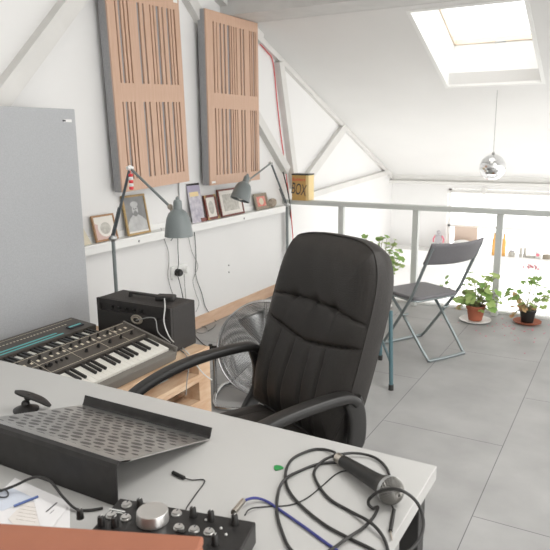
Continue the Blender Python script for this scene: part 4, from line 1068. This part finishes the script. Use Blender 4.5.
cable('wall_cable', 'long dark cable hanging right of the socket down onto the floor', [Wl(193, 222), Wl(195, 238), Wl(196, 258), Wl(196, 276), Wl(202, 294), Wl(205, 306), Wl(212, 317), Wl(216, 322, .03), P(214, 327, z=.005), P(208, 331, z=.005)], .003, 'cabledark')
cable('wall_cable', 'thin grey cable wavering beside the long dark cable', [Wl(188, 234), Wl(192, 252), Wl(198, 266), Wl(193, 280), Wl(196, 294), Wl(199, 303), Wl(196, 312)], .0022, 'cablegrey')
cable('floor_cable', 'grey cable curled on the floor against the pine skirting board', [P(199, 324, z=.004), P(206, 327, z=.004), P(206, 332, z=.004), P(199, 333, z=.004), P(196, 330, z=.004), P(199, 326, z=.008), P(207, 328, z=.008)], .0028, 'cablegrey')
cable('floor_cable', 'black cable on the floor between the pallets and the fan', [P(190, 330, z=.004), P(200, 341, z=.004), P(208, 347, z=.004), P(222, 351, z=.004)], .0035, 'rubber')
# cables from the amplifier and adapter hanging over the pallets
za = ZP + .26
cable('instrument_cable', 'grey cable running from the adapter over the amplifier front to the floor', [V((-2.06, 2.49, ZP + .255)), P(165, 308, y=2.37), P(164, 322, y=2.34), P(170, 338, y=2.33), P(178, 345, z=ZP + .008), P(187, 352, z=ZP + .008), P(197, 366, x=-1.83), P(205, 375, x=-1.82), P(212, 380, x=-1.80)], .0032, 'cablewhite')
cable('instrument_cable', 'grey cable hanging from the amplifier front over the pallet edge', [V((-2.166, 2.385, ZP + .152)), P(154, 318, y=2.365), P(158, 332, y=2.35), P(167, 340, y=2.345), P(177, 347, z=ZP + .007), P(186, 355, z=ZP + .008), P(189, 364, x=-1.83), P(187, 380, x=-1.83), P(186, 395, x=-1.83)], .0028, 'cablegrey')
# cables gathered at the corner post by the railing
cable('wall_cable', 'red cable running down the gable timbers to the corner by the railing', [P(260, 44, x=-2.935), P(267, 52, x=-2.935), P(273, 62, x=-2.94), P(277, 100, x=-2.94), P(280, 128, x=-2.94), P(285, 165, x=-2.935), P(287, 182, x=-2.91), P(290, 205, x=-2.87), P(292, 225, x=-2.88), P(293, 240, x=-2.90)], .0045, 'red')
cable('wall_cable', 'black cable beside the red cable at the corner by the railing', [P(283, 172, x=-2.86), P(287, 188, x=-2.85), P(290, 205, x=-2.86), P(290, 222, x=-2.89), P(291, 245, x=-2.91)], .006, 'rubber')

GR = {'acoustic panel': 'slotted acoustic panels on the left wall', 'picture': 'framed pictures on the ledge', 'pallet': 'stacked pallets', 'keyboard': 'synthesizers on the pallets', 'lamp': 'architect lamps', 'plant': 'potted plants by the railing', 'bottle': 'bottles on the far ledge', 'jar': 'jars on the far ledge', 'screw': 'screws in the left wall', 'tin': 'tins on the far ledge'}
for o in list(COL.objects):
    if o.parent is None and 'category' in o and 'group' not in o:
        if o['category'] in GR: o['group'] = GR[o['category']]
        elif o.name.startswith('wall_cable'): o['group'] = 'cables on the left wall'
        elif o.name.startswith('paper_sheet') and o.location.z < .8: o['group'] = 'papers on the desk'
